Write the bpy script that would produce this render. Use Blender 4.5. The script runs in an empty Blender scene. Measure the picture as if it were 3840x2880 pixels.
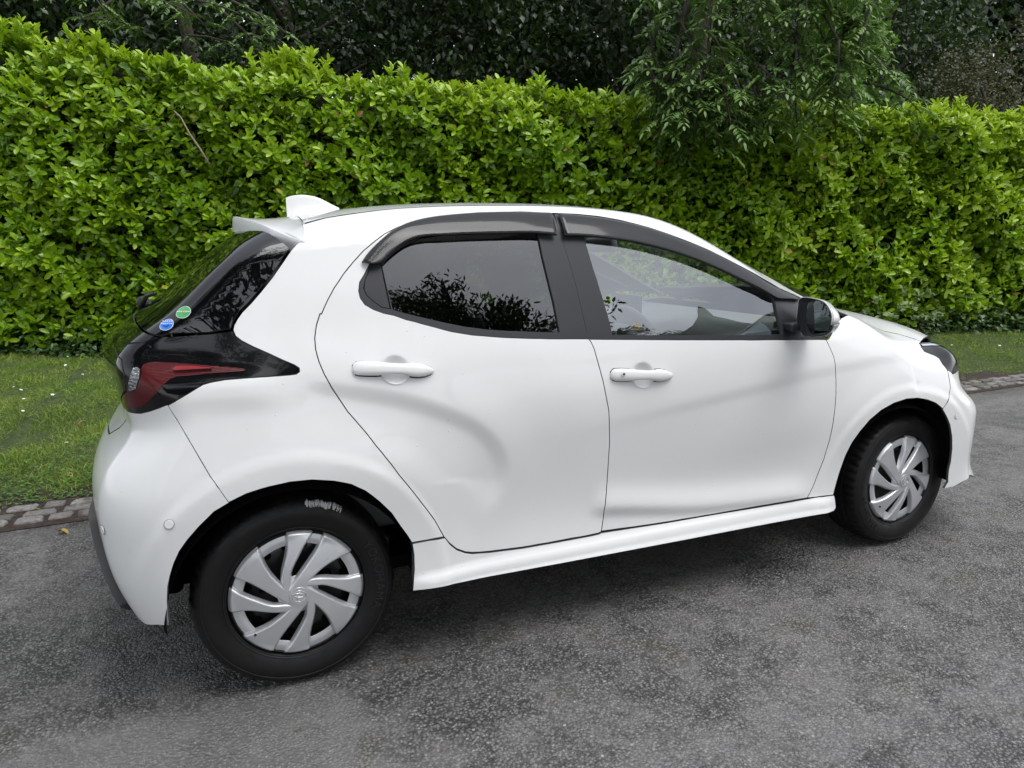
import bpy, bmesh, math, random
import numpy as np
from mathutils import Vector, Matrix
from mathutils.geometry import delaunay_2d_cdt
R_ = math.radians
scn = bpy.context.scene
# ---------------------------------------------------------------- camera, sky, sun, exposure
CAM = (-.1422, -2.7872, 1.3124)
YAW, PITCH, ROLL = .39462, .19311, -.00936
def cam_axes():
    cy, sy, cp, sp = math.cos(YAW), math.sin(YAW), math.cos(PITCH), math.sin(PITCH)
    f = Vector((sy*cp, cy*cp, -sp)); r = Vector((cy, -sy, 0)); u = r.cross(f)
    cr, sr = math.cos(ROLL), math.sin(ROLL)
    return cr*r+sr*u, -sr*r+cr*u, f
cd = bpy.data.cameras.new('camera'); cam = bpy.data.objects.new('camera', cd)
scn.collection.objects.link(cam); scn.camera = cam
ax = cam_axes()
cam.matrix_world = Matrix(((ax[0].x, ax[1].x, -ax[2].x, CAM[0]), (ax[0].y, ax[1].y, -ax[2].y, CAM[1]), (ax[0].z, ax[1].z, -ax[2].z, CAM[2]), (0, 0, 0, 1)))
cd.sensor_width = 36; cd.lens = 24.375; cd.clip_start = .05; cd.clip_end = 500
wd = bpy.data.worlds.new('World'); scn.world = wd; wd.use_nodes = True
SUN_EL, SUN_AZ = R_(68), R_(150)          # high, veiled by cloud, behind the photographer
def sky():
    nt = wd.node_tree; nt.nodes.clear(); N = nt.nodes.new; L = nt.links.new
    sk = N('ShaderNodeTexSky'); sk.sky_type = 'NISHITA'; sk.sun_disc = False
    sk.sun_elevation = SUN_EL; sk.sun_rotation = SUN_AZ; sk.air_density = 1.; sk.dust_density = 1.5; sk.ozone_density = 1.
    hs = N('ShaderNodeHueSaturation'); hs.inputs['Saturation'].default_value = .26
    L(sk.outputs[0], hs.inputs['Color'])
    tc = N('ShaderNodeTexCoord'); mp = N('ShaderNodeMapping'); mp.inputs['Scale'].default_value = (1, 1, 2.2)
    no = N('ShaderNodeTexNoise'); no.inputs['Scale'].default_value = 1.7; no.inputs['Detail'].default_value = 5
    L(tc.outputs['Generated'], mp.inputs[0]); L(mp.outputs[0], no.inputs[0])
    cr = N('ShaderNodeMapRange'); cr.inputs['From Min'].default_value = .3; cr.inputs['From Max'].default_value = .7
    cr.inputs['To Min'].default_value = .75; cr.inputs['To Max'].default_value = 1.35
    L(no.outputs[0], cr.inputs[0])
    mx = N('ShaderNodeVectorMath'); mx.operation = 'SCALE'; L(hs.outputs[0], mx.inputs[0]); L(cr.outputs[0], mx.inputs['Scale'])
    bg = N('ShaderNodeBackground'); bg.inputs['Strength'].default_value = .15
    L(mx.outputs[0], bg.inputs[0]); ou = N('ShaderNodeOutputWorld'); L(bg.outputs[0], ou.inputs[0])
sky()
sl = bpy.data.lights.new('sun', 'SUN'); sl.energy = .85; sl.angle = R_(40); sl.color = (1, .985, .97)
so = bpy.data.objects.new('sun', sl); scn.collection.objects.link(so)
# sun_rotation is measured clockwise from +Y
sd = Vector((math.sin(SUN_AZ)*math.cos(SUN_EL), math.cos(SUN_AZ)*math.cos(SUN_EL), math.sin(SUN_EL)))
so.rotation_euler = sd.to_track_quat('Z', 'Y').to_euler()
scn.view_settings.view_transform = 'Standard'; scn.view_settings.look = 'None'
scn.view_settings.exposure = 1.0; scn.view_settings.gamma = 1
scn.cycles.max_bounces = 6; scn.cycles.diffuse_bounces = 3; scn.cycles.glossy_bounces = 3; scn.cycles.transparent_max_bounces = 10; scn.cycles.transmission_bounces = 4
scn.cycles.caustics_reflective = False; scn.cycles.caustics_refractive = False
scn.cycles.use_denoising = True
rng = np.random.default_rng(7)
# ---------------------------------------------------------------- materials
def mat(name, col=(.8, .8, .8), rough=.5, metal=0., coat=0., spec=.5, coat_r=.03):
    m = bpy.data.materials.new(name); m.use_nodes = True
    b = m.node_tree.nodes['Principled BSDF']
    b.inputs['Base Color'].default_value = (*col, 1); b.inputs['Roughness'].default_value = rough
    b.inputs['Metallic'].default_value = metal; b.inputs['Coat Weight'].default_value = coat
    b.inputs['Coat Roughness'].default_value = coat_r; b.inputs['Coat IOR'].default_value = 1.38; b.inputs['Specular IOR Level'].default_value = spec
    return m
class NT:
    "small node helper"
    def __init__(s, m): s.m = m; s.t = m.node_tree; s.b = s.t.nodes.get('Principled BSDF')
    def n(s, kind, **kw):
        o = s.t.nodes.new('ShaderNode'+kind)
        for k, v in kw.items():
            if k in o.inputs.keys() if isinstance(k, str) else False: o.inputs[k].default_value = v
            else: setattr(o, k, v)
        return o
    def l(s, a, b): s.t.links.new(a, b)
    def noise(s, scale, detail=3, rough=.5, vec=None):
        o = s.t.nodes.new('ShaderNodeTexNoise'); o.inputs['Scale'].default_value = scale; o.inputs['Detail'].default_value = detail; o.inputs['Roughness'].default_value = rough
        if vec: s.l(vec, o.inputs['Vector'])
        return o
    def pos(s): return s.t.nodes.new('ShaderNodeNewGeometry').outputs['Position']
    def ramp(s, src, stops):
        o = s.t.nodes.new('ShaderNodeValToRGB'); e = o.color_ramp.elements
        while len(e) < len(stops): e.new(.5)
        for k, (p, c) in enumerate(stops): e[k].position = p; e[k].color = (*c, 1) if len(c) == 3 else c
        s.l(src, o.inputs[0]); return o
    def mr(s, src, a, b, c, d, clamp=True):
        o = s.t.nodes.new('ShaderNodeMapRange'); o.clamp = clamp
        for k, v in zip(('From Min', 'From Max', 'To Min', 'To Max'), (a, b, c, d)): o.inputs[k].default_value = v
        s.l(src, o.inputs[0]); return o.outputs[0]
    def mul(s, a, b, op='MULTIPLY'):
        o = s.t.nodes.new('ShaderNodeMath'); o.operation = op
        for k, v in ((0, a), (1, b)):
            if isinstance(v, (int, float)): o.inputs[k].default_value = v
            else: s.l(v, o.inputs[k])
        return o.outputs[0]
    def mix(s, f, a, b, mode='MIX'):
        o = s.t.nodes.new('ShaderNodeMix'); o.data_type = 'RGBA'; o.blend_type = mode
        for k, v in ((0, f), (6, a), (7, b)):
            if isinstance(v, (int, float)): o.inputs[k].default_value = v
            elif isinstance(v, tuple): o.inputs[k].default_value = (*v, 1)
            else: s.l(v, o.inputs[k])
        return o.outputs[2]
    def bump(s, h, strength=.3, dist=.01, target=None):
        o = s.t.nodes.new('ShaderNodeBump'); o.inputs['Strength'].default_value = strength; o.inputs['Distance'].default_value = dist
        s.l(h, o.inputs['Height']); s.l(o.outputs[0], (target or s.b).inputs['Normal']); return o
M = {}
def make_mats():
    # white solid paint, grey trim on its inner side; fine orange peel and a few dried drops
    m = mat('white_paint', (.745, .75, .745), .42, coat=.85, coat_r=.012, spec=.3); N = NT(m); g = N.n('NewGeometry')
    d = N.t.nodes.new('ShaderNodeBsdfDiffuse'); d.inputs[0].default_value = (.10, .105, .10, 1)
    mx = N.t.nodes.new('ShaderNodeMixShader'); N.l(g.outputs['Backfacing'], mx.inputs[0]); N.l(N.b.outputs[0], mx.inputs[1]); N.l(d.outputs[0], mx.inputs[2])
    N.l(mx.outputs[0], N.t.nodes['Material Output'].inputs[0])
    vo = N.t.nodes.new('ShaderNodeTexVoronoi'); vo.inputs['Scale'].default_value = 38; N.l(g.outputs['Position'], vo.inputs['Vector'])
    wh = N.t.nodes.new('ShaderNodeSeparateColor'); N.l(vo.outputs['Color'], wh.inputs[0])
    drop = N.mul(N.mr(vo.outputs['Distance'], .06, .13, 1, 0), N.mul(wh.outputs[0], .9, 'GREATER_THAN'))
    N.bump(drop, .5, .002)
    du = N.noise(2.1, 5, .6, g.outputs['Position'])
    N.l(N.mix(N.mr(du.outputs[0], .45, .75, 0, .35), (.745, .75, .745), (.705, .71, .70)), N.b.inputs['Base Color'])
    M['paint'] = m
    M['gloss'] = mat('gloss_black', (.004, .004, .005), .10, spec=.25, coat=.6, coat_r=.01)
    m = mat('hatch_glass', (.003, .003, .004), .01, spec=.7); M['hglass'] = m
    m = mat('satin_black', (.026, .027, .032), .42, spec=.35); N = NT(m); n = N.noise(60, 3, .5, N.pos()); N.bump(n.outputs[0], .05, .002); M['satin'] = m
    m = mat('rubber_and_gap_shade', (.012, .012, .012), .6); M['rubber_shade'] = m  # for rubber parts, and as painted shade behind the shut lines
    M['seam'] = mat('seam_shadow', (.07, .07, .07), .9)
    m = mat('black_plastic', (.022, .022, .024), .62); N = NT(m); n = N.noise(300, 2, .5, N.pos()); N.bump(n.outputs[0], .25, .001); M['plastic'] = m
    m = mat('liner', (.003, .003, .003), 1., spec=.1); M['liner'] = m
    m = mat('visor', (.040, .041, .044), .08, coat=.5); N = NT(m)
    tr = N.t.nodes.new('ShaderNodeBsdfTransparent'); tr.inputs[0].default_value = (.30, .29, .28, 1)
    mx = N.t.nodes.new('ShaderNodeMixShader'); mx.inputs[0].default_value = .52; N.l(tr.outputs[0], mx.inputs[1]); N.l(N.b.outputs[0], mx.inputs[2])
    N.l(mx.outputs[0], N.t.nodes['Material Output'].inputs[0]); M['visor'] = m
    def glass(name, tint, ior=1.6, mul=1.):
        m = bpy.data.materials.new(name); m.use_nodes = True; t = m.node_tree; t.nodes.clear()
        o = t.nodes.new('ShaderNodeOutputMaterial'); a = t.nodes.new('ShaderNodeBsdfTransparent'); a.inputs[0].default_value = (*tint, 1)
        g = t.nodes.new('ShaderNodeBsdfGlossy'); g.inputs['Roughness'].default_value = 0.0; g.inputs['Color'].default_value = (.95*mul, .97*mul, 1*mul, 1)
        f = t.nodes.new('ShaderNodeFresnel'); gm = t.nodes.new('ShaderNodeNewGeometry'); mr = t.nodes.new('ShaderNodeMapRange'); mr.inputs['To Min'].default_value = ior; mr.inputs['To Max'].default_value = 1/ior; t.links.new(gm.outputs['Backfacing'], mr.inputs[0]); t.links.new(mr.outputs[0], f.inputs[0]); x = t.nodes.new('ShaderNodeMixShader')
        t.links.new(f.outputs[0], x.inputs[0]); t.links.new(a.outputs[0], x.inputs[1]); t.links.new(g.outputs[0], x.inputs[2]); t.links.new(x.outputs[0], o.inputs[0]); return m
    M['clearglass'] = glass('clear_glass', (.90, .96, .91), 2.35); M['privacy'] = glass('privacy_glass', (.10, .11, .105), 1.85); M['windglass'] = glass('wind_glass', (.88, .94, .90), 1.5)
    m = mat('red_lens', (.075, .001, .003), .16, coat=.5, coat_r=.01, spec=.25); N = NT(m)
    w = N.t.nodes.new('ShaderNodeTexWave'); w.bands_direction = 'Z'; w.inputs['Scale'].default_value = 90; w.inputs['Distortion'].default_value = 2; w.inputs['Detail Scale'].default_value = .3; N.l(N.pos(), w.inputs[0]); N.bump(w.outputs['Fac'], .25, .002)
    M['red'] = m
    M['tick'] = mat('bright_red_lens', (.30, .03, .04), .15, coat=1.)
    m = mat('clear_lens', (.20, .21, .22), .18, metal=.6, coat=1.); N = NT(m); v = N.t.nodes.new('ShaderNodeTexVoronoi'); v.inputs['Scale'].default_value = 130; N.l(N.pos(), v.inputs['Vector']); N.bump(v.outputs['Distance'], .9, .006); M['clear'] = m
    M['amber'] = mat('amber_lens', (.25, .12, .05), .15, coat=1.)
    M['lampglass'] = mat('lamp_glass', (.006, .006, .007), .05, spec=.3)
    M['chrome'] = mat('chrome', (.75, .76, .78), .12, metal=1.)
    m = mat('wheel_silver', (.60, .61, .63), .28, metal=.6, coat=.3); N = NT(m); n = N.noise(14, 4, .6, N.pos()); N.l(N.mr(n.outputs[0], .3, .7, .28, .42), N.b.inputs['Roughness'])
    vo = N.t.nodes.new('ShaderNodeTexVoronoi'); vo.inputs['Scale'].default_value = 90; N.l(N.pos(), vo.inputs['Vector']); sp = N.t.nodes.new('ShaderNodeSeparateColor'); N.l(vo.outputs['Color'], sp.inputs[0])
    N.bump(N.mul(N.mr(vo.outputs['Distance'], .08, .16, 1, 0), N.mul(sp.outputs[0], .88, 'GREATER_THAN')), .7, .002)
    M['silver'] = m
    m = mat('steel_wheel', (.016, .016, .017), .32); M['steel'] = m
    m = mat('tyre', (.006, .006, .0065), .50, spec=.3); N = NT(m); p = N.pos()
    n = N.noise(22, 4, .6, p); N.l(N.mr(n.outputs[0], .35, .65, .38, .68), N.b.inputs['Roughness'])
    vo = N.t.nodes.new('ShaderNodeTexVoronoi'); vo.inputs['Scale'].default_value = 120; N.l(p, vo.inputs['Vector']); sp = N.t.nodes.new('ShaderNodeSeparateColor'); N.l(vo.outputs['Color'], sp.inputs[0])
    N.bump(N.mul(N.mr(vo.outputs['Distance'], .06, .15, 1, 0), N.mul(sp.outputs[0], .80, 'GREATER_THAN')), .8, .0025)
    M['tyre'] = m
    m = mat('tyre_letter', (.012, .012, .013), .45); M['letter'] = m
    m = mat('chalk', (.62, .63, .62), .9); M['chalk'] = m
    M['trim'] = mat('interior_plastic', (.10, .102, .105), .6); M['fabric'] = mat('seat_fabric', (.14, .145, .15), .9)
    M['head'] = mat('headliner', (.42, .43, .41), .9); M['greytrim'] = mat('grey_trim', (.30, .31, .31), .8)
    M['mirror'] = mat('mirror_glass', (.35, .4, .4), .0, metal=1.)
    M['white'] = mat('sticker_white', (.85, .85, .85), .4); M['blue'] = mat('sticker_blue', (.03, .22, .75), .35, coat=.5); M['green'] = mat('sticker_green', (.05, .40, .12), .35, coat=.5)
    M['pink'] = mat('sticker_red', (.8, .18, .2), .4); M['navy'] = mat('sticker_navy', (.02, .08, .35), .4); M['gold'] = mat('sticker_gold', (.30, .22, .08), .4)
make_mats()
# ---------------------------------------------------------------- object helpers
COL = scn.collection
def link(name, me, parent=None, m=None):
    o = bpy.data.objects.new(name, me); COL.objects.link(o)
    if parent: o.parent = parent
    if m is not None: me.materials.append(m)
    return o
def mesh(name, V, F, parent=None, m=None, smooth=True, norms=None):
    me = bpy.data.meshes.new(name); me.from_pydata([tuple(map(float, v)) for v in V], [], [tuple(map(int, f)) for f in F]); me.update()
    if smooth: me.polygons.foreach_set('use_smooth', [True]*len(me.polygons))
    if norms is not None: me.normals_split_custom_set_from_vertices([tuple(map(float, n)) for n in norms])
    return link(name, me, parent, m)
def bmo(name, bm, parent=None, m=None, smooth=False, auto=None):
    me = bpy.data.meshes.new(name); bm.normal_update(); bm.to_mesh(me); bm.free()
    if smooth or auto: me.polygons.foreach_set('use_smooth', [True]*len(me.polygons))
    if auto: me.set_sharp_from_angle(angle=R_(auto))
    return link(name, me, parent, m)
def box(bm, c, s, rz=0., bev=0., rot=None):
    r = bmesh.ops.create_cube(bm, size=1); vs = r['verts']
    Mx = Matrix.Translation(Vector(c)) @ (rot if rot is not None else Matrix.Rotation(rz, 4, 'Z')) @ Matrix.Diagonal((*s, 1))
    bmesh.ops.transform(bm, matrix=Mx, verts=vs)
    if bev:
        es = list({e for v in vs for e in v.link_edges}); bmesh.ops.bevel(bm, geom=es, offset=bev, segments=3, profile=.5, affect='EDGES')
def tube(bm, pts, r, seg=8, cap=True):
    pts = [Vector(p) for p in pts]; rs = r if isinstance(r, (list, tuple)) else [r]*len(pts); rings = []
    for i, p in enumerate(pts):
        t = (pts[min(i+1, len(pts)-1)]-pts[max(i-1, 0)]).normalized(); a = t.orthogonal().normalized()
        if i and rings: 
            pa = prev_a - t*prev_a.dot(t); a = pa.normalized() if pa.length > 1e-5 else a
        prev_a = a; b = t.cross(a)
        rings.append([bm.verts.new(p+(a*math.cos(k*2*math.pi/seg)+b*math.sin(k*2*math.pi/seg))*rs[i]) for k in range(seg)])
    for A, B in zip(rings[:-1], rings[1:]):
        for k in range(seg): bm.faces.new((A[k], A[(k+1) % seg], B[(k+1) % seg], B[k]))
    if cap: bm.faces.new(rings[0][::-1]); bm.faces.new(rings[-1])
def loft(bm, loops, close=True, cap0=False, cap1=False):
    R = [[bm.verts.new(p) for p in L] for L in loops]; n = len(R[0])
    for A, B in zip(R[:-1], R[1:]):
        for k in range(n if close else n-1): bm.faces.new((A[k], A[(k+1) % n], B[(k+1) % n], B[k]))
    if cap0: bm.faces.new(R[0][::-1])
    if cap1: bm.faces.new(R[-1])
def outward(bm):
    bmesh.ops.recalc_face_normals(bm, faces=bm.faces)
    if bm.calc_volume(signed=True) < 0: bmesh.ops.reverse_faces(bm, faces=bm.faces)
def empty(name, loc=(0, 0, 0), rz=0., label=None, cat=None, group=None):
    o = bpy.data.objects.new(name, None); COL.objects.link(o); o.location = loc; o.rotation_euler = (0, 0, rz); o.empty_display_size = .1
    tag(o, label, cat, group); return o
def tag(o, label=None, cat=None, group=None, kind=None):
    if label: o['label'] = label
    if cat: o['category'] = cat
    if group: o['group'] = group
    if kind: o['kind'] = kind
    return o
def text(name, s, size, Mx, parent, m, ext=.0006, align='CENTER', sp=1.):
    c = bpy.data.curves.new(name, 'FONT'); c.body = s; c.size = size; c.extrude = ext; c.align_x = align; c.align_y = 'CENTER'; c.space_character = sp; c.resolution_u = 2
    o = bpy.data.objects.new(name, c); COL.objects.link(o); dg = bpy.context.evaluated_depsgraph_get(); me = bpy.data.meshes.new_from_object(o.evaluated_get(dg)); bpy.data.objects.remove(o)
    me.transform(Mx); me.materials.clear(); return link(name, me, parent, m)
def spl(xk,yk,x):
    "natural cubic spline, linear extrapolation; yk (n,...)"
    xk=np.asarray(xk,float); yk=np.asarray(yk,float); n=len(xk); h=np.diff(xk)
    A=np.zeros((n,n)); b=np.zeros(yk.shape); A[0,0]=A[-1,-1]=1
    for i in range(1,n-1):
        A[i,i-1]=h[i-1]; A[i,i]=2*(h[i-1]+h[i]); A[i,i+1]=h[i]
        b[i]=6*((yk[i+1]-yk[i])/h[i]-(yk[i]-yk[i-1])/h[i-1])
    M=np.linalg.solve(A,b.reshape(n,-1)).reshape(yk.shape)
    return (xk,yk,M,h)
def ev(S,x):
    xk,yk,M,h=S; x=np.asarray(x,float)
    i=np.clip(np.searchsorted(xk,x)-1,0,len(xk)-2); xc=np.clip(x,xk[0],xk[-1])
    t=(xc-xk[i])/h[i]; a=1-t
    y=a*yk[i]+t*yk[i+1]+h[i]**2/6*((a**3-a)*M[i]+(t**3-t)*M[i+1])
    j=np.where(x<xk[0],0,len(xk)-2)
    d=(yk[i+1]-yk[i])/h[i]+h[i]/6*(-(3*a*a-1)*M[i]+(3*t*t-1)*M[i+1])
    return y+d*(x-xc)
class Tab:
    def __init__(s,xk,zk,T,n=400):
        T=np.array(T,float)           # [x][z]
        s.x0,s.x1,s.z0,s.z1=xk[0]-.3,xk[-1]+.3,zk[0]-.1,zk[-1]+.15; s.n=n
        xs=np.linspace(s.x0,s.x1,n); zs=np.linspace(s.z0,s.z1,n)
        Sx=spl(xk,T,None); cols=np.stack([ev(spl(xk,T[:,j],None),xs) for j in range(len(zk))],1)
        s.G=np.stack([ev(spl(zk,cols[i],None),zs) for i in range(n)],0)
    def __call__(s,x,z):
        a=np.clip((x-s.x0)/(s.x1-s.x0)*(s.n-1),0,s.n-1.001); b=np.clip((z-s.z0)/(s.z1-s.z0)*(s.n-1),0,s.n-1.001)
        i=a.astype(int); j=b.astype(int); u=a-i; v=b-j; G=s.G
        def cr(p0,p1,p2,p3,t): return p1+.5*t*(p2-p0+t*(2*p0-5*p1+4*p2-p3+t*(3*(p1-p2)+p3-p0)))
        n=s.n-1; I=[np.clip(i+k,0,n) for k in (-1,0,1,2)]; J=[np.clip(j+k,0,n) for k in (-1,0,1,2)]
        return cr(*[cr(*[G[ii,jj] for jj in J],v) for ii in I],u)
def ss(a,b,x):
    t=np.clip((x-a)/(b-a),0,1); return t*t*(3-2*t)
def smax(a,b,r):
    u=np.maximum(r+a,0); v=np.maximum(r+b,0)
    return np.minimum(-r,np.maximum(a,b))+np.sqrt(u*u+v*v)
def sdist(x,z,P):
    "signed distance to polyline P (left side positive), and arclength param 0..1"
    P=np.asarray(P,float); best=np.full(x.shape,1e9); sg=np.ones(x.shape); par=np.zeros(x.shape)
    L=np.r_[0,np.cumsum(np.hypot(*np.diff(P,axis=0).T))]
    for k in range(len(P)-1):
        ax,az=P[k]; bx,bz=P[k+1]; dx,dz=bx-ax,bz-az; l2=dx*dx+dz*dz
        t=np.clip(((x-ax)*dx+(z-az)*dz)/l2,0,1); ex=x-ax-t*dx; ez=z-az-t*dz; d=np.hypot(ex,ez)
        m=d<best; best=np.where(m,d,best); sg=np.where(m,np.sign(dx*(z-az)-dz*(x-ax)),sg)
        par=np.where(m,(L[k]+t*(L[k+1]-L[k]))/L[-1],par)
    return best*sg,par
def smooth(P,n=40):
    P=np.asarray(P,float); L=np.r_[0,np.cumsum(np.linalg.norm(np.diff(P,axis=0),axis=1))]
    S=[spl(L,P[:,k],None) for k in range(P.shape[1])]; t=np.linspace(0,L[-1],n)
    return np.stack([ev(s,t) for s in S],1)
ZK=[.15,.25,.33,.42,.52,.63,.75,.87,.98,1.08,1.18,1.28,1.38,1.48,1.58]
XK=[-.55,-.1,.45,1.1,1.8,2.5,3.2]
TW=[
 [.770,.785,.795,.805,.812,.815,.800,.770,.735,.690,.640,.595,.550,.500,.45],
 [.815,.820,.824,.828,.832,.834,.822,.797,.762,.718,.674,.630,.586,.535,.48],
 [.812,.818,.815,.812,.815,.822,.824,.812,.785,.742,.697,.652,.605,.552,.50],
 [.806,.816,.806,.798,.802,.812,.820,.812,.785,.745,.702,.657,.610,.556,.50],
 [.806,.816,.804,.797,.803,.816,.822,.812,.785,.742,.697,.650,.600,.545,.49],
 [.815,.820,.822,.825,.828,.828,.818,.782,.715,.655,.600,.560,.520,.480,.44],
 [.82,.812,.798,.794,.794,.788,.768,.722,.655,.580,.520,.46,.42,.38,.34]]
W0=Tab(XK,ZK,TW)
# crease running from the lamp tip over the rear door, arc of the rear haunch
CR=smooth([(.02,.982),(.101,.958),(.261,.919),(.387,.88),(.474,.842),(.556,.798),(.616,.745),(.655,.687),(.672,.62),(.663,.553),(.631,.493),(.57,.43)],60)
# front crease from headlamp back along front door
CF=smooth([(3.0,.90),(2.63,.885),(2.07,.862),(1.69,.82),(1.43,.79),(1.05,.745),(.70,.70)],60)
CL=smooth([(.95,.44),(1.054,.430),(1.33,.389),(1.62,.362),(2.0,.345)],40)
def arch(x,z,cx,R,wd,h,fall):
    # raised lip band round a wheel opening
    d=np.hypot(x-cx,(z-.30)*.985)-R
    p=np.where(z<.30,np.abs(x-cx)-R,d)
    up=1-ss(wd,wd+fall,p)
    return h*up*(.55+.45*(1-ss(wd-.015,wd+.02,p)))
def Ws0(x,z):
    w=W0(x,z)
    # haunch: surface behind/below the arc stands out, falls to the door in front
    d,s=sdist(x,z,CR)          # left of travel (+): above/ahead
    a=ss(-.02,.12,s)*(1-ss(.80,1.,s)); q=-d
    w=w-.0135*a*ss(-.004,.060,q)*(1-ss(.060,.26,q))-.003*a*ss(0,.12,d)*(1-ss(.12,.3,d))
    d,s=sdist(x,z,CF)          # travel toward -x : left is below
    fade=(1-ss(.60,1.,s))*ss(.0,.12,s)
    w=w-.0055*fade*ss(-.003,.05,d)*(1-ss(.05,.26,d))
    d,s=sdist(x,z,CL)          # travel toward +x : left is above
    a=ss(.0,.10,s)*(1-ss(.86,1.,s))
    w=w+.016*a*np.where(d>0,np.exp(-(d/.055)**2),1-ss(.0,.05,-d))
    zl=.985-.03*(x+.45)
    w=w+.016*np.exp(-((z-zl+.03)/.055)**2)*(1-ss(-.12,.10,x))-.008*np.exp(-((z-zl-.075)/.05)**2)*(1-ss(-.32,-.12,x))
    w=w+.045*np.exp(-((z-.865)/.035)**2)*ss(2.70,2.84,x)-.02*np.exp(-((z-.755)/.04)**2)*ss(2.7,2.85,x)
    w=w+(.014*(1-ss(.298,.326,z))+.009*(1-ss(.258,.278,z)))*ss(.30,.40,x)*(1-ss(2.0,2.1,x))
    w=w+arch(x,z,0,.36,.085,.017,.13)+arch(x,z,2.55-.115,.36,.07,.016,.13)*(x<2.49)+arch(x,z,2.49,.345,.07,.016,.13)*(x>=2.49)
    return w
class Grid:
    def __init__(s,f,x0,x1,z0,z1,h):
        s.x0,s.z0,s.h=x0,z0,h; s.nx=int((x1-x0)/h)+1; s.nz=int((z1-z0)/h)+1
        X,Z=np.meshgrid(x0+h*np.arange(s.nx),z0+h*np.arange(s.nz),indexing='ij'); s.G=f(X,Z)
        for _ in range(2):
            g=s.G; g=g.copy(); g[1:-1]=.25*s.G[:-2]+.5*s.G[1:-1]+.25*s.G[2:]; q=g.copy(); q[:,1:-1]=.25*g[:,:-2]+.5*g[:,1:-1]+.25*g[:,2:]; s.G=q
    def __call__(s,x,z):
        a=np.clip((x-s.x0)/s.h,1,s.nx-2.001); b=np.clip((z-s.z0)/s.h,1,s.nz-2.001)
        i=a.astype(int); j=b.astype(int); u=a-i; v=b-j; G=s.G.ravel(); n=s.nz; k=i*n+j
        def cr(p0,p1,p2,p3,t): return p1+.5*t*(p2-p0+t*(2*p0-5*p1+4*p2-p3+t*(3*(p1-p2)+p3-p0)))
        return cr(*[cr(*[G[k+di*n+dj] for dj in (-1,0,1,2)],v) for di in (-1,0,1,2)],u)
Ws=Grid(Ws0,-.7,3.5,.08,1.62,.005)
TOP=spl([-.6,-.3,-.12,0,.15,.4,.8,1.1,1.35,1.6,1.85,2.1,2.3,2.5,2.75,2.98,3.15,3.3,3.5],
        [1.29,1.36,1.39,1.412,1.44,1.472,1.489,1.485,1.461,1.405,1.33,1.245,1.155,1.065,1.0,.948,.885,.77,.66],None)
def Zt(x,y):
    a=np.abs(y)
    xs=x+ .26*(a/.6)**2*ss(1.3,1.9,x)*(1-ss(2.4,2.8,x))
    cr=.045+.04*ss(2.4,2.75,x)-.035*np.exp(-((x-2.27)/.14)**2)
    return ev(TOP,xs)-cr*(a/.6)**2.2
REAR=spl([.15,.28,.42,.55,.66,.76,.84,.88,.96,1.04,1.08,1.14,1.24,1.34,1.40,1.5],
         [-.44,-.51,-.56,-.575,-.57,-.52,-.468,-.475,-.50,-.505,-.46,-.37,-.25,-.128,-.055,.06],None)
def Xr(z,y):
    a=np.abs(y)
    low=1-ss(.85,1.05,z)
    return ev(REAR,z)+(.055*low+.075*(1-low))*(a/.6)**2.3
FRT=spl([.15,.22,.3,.42,.52,.60,.68,.76,.82,.9],[3.305,3.34,3.305,3.295,3.30,3.28,3.185,3.165,3.155,3.10],None)
def Xf(z,y):
    a=np.abs(y)
    return ev(FRT,z)-.165*(a/.6)**2.4
def Fd(x,y,z):
    x,y,z=np.broadcast_arrays(x,y,z)
    a=np.abs(y)
    g1=a-Ws(x,z); g4=z-Zt(x,a)
    sl=np.where(z>1.06,.70,.97); g2=(Xr(z,a)-x)*sl
    g3=(x-Xf(z,a))*.97
    kt=.075-.03*ss(1.5,2.0,x)+.03*ss(2.3,2.7,x)
    g=smax(g1,g4,kt)
    kr=.13-.085*ss(.86,1.05,z)
    g=smax(g,g2,kr)
    g=smax(g,g3,.09)
    return np.maximum(g,.12-z)
def grad(P,e=.0012):
    x,y,z=P.T
    g=np.stack([Fd(x+e,y,z)-Fd(x-e,y,z),Fd(x,y+e,z)-Fd(x,y-e,z),Fd(x,y,z+e)-Fd(x,y,z-e)],1)
    return g/np.maximum(np.linalg.norm(g,axis=1,keepdims=True),1e-9)
def cast(O,Dv,t0,t1,n=160):
    "first hit along rays; O,Dv (N,3); returns P, hit"
    O=np.broadcast_to(O,Dv.shape); ts=np.linspace(t0,t1,n); lo=np.full(len(Dv),np.nan); hi=lo.copy(); done=np.zeros(len(Dv),bool)
    prev=np.full(len(Dv),t0)
    for t in ts:
        m=~done
        P=O[m]+Dv[m]*t
        f=Fd(*P.T); h=f<0
        idx=np.where(m)[0][h]; lo[idx]=prev[idx]; hi[idx]=t; done[idx]=True
        prev[m]=t
    a=lo[done]; b=hi[done]; Oo=O[done]; Dd=Dv[done]
    for _ in range(22):
        c=(a+b)/2; f=Fd(*(Oo+Dd*c[:,None]).T)<0
        b=np.where(f,c,b); a=np.where(f,a,c)
    T=np.full(len(Dv),np.nan); T[done]=(a+b)/2
    return O+Dv*T[:,None],done
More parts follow.
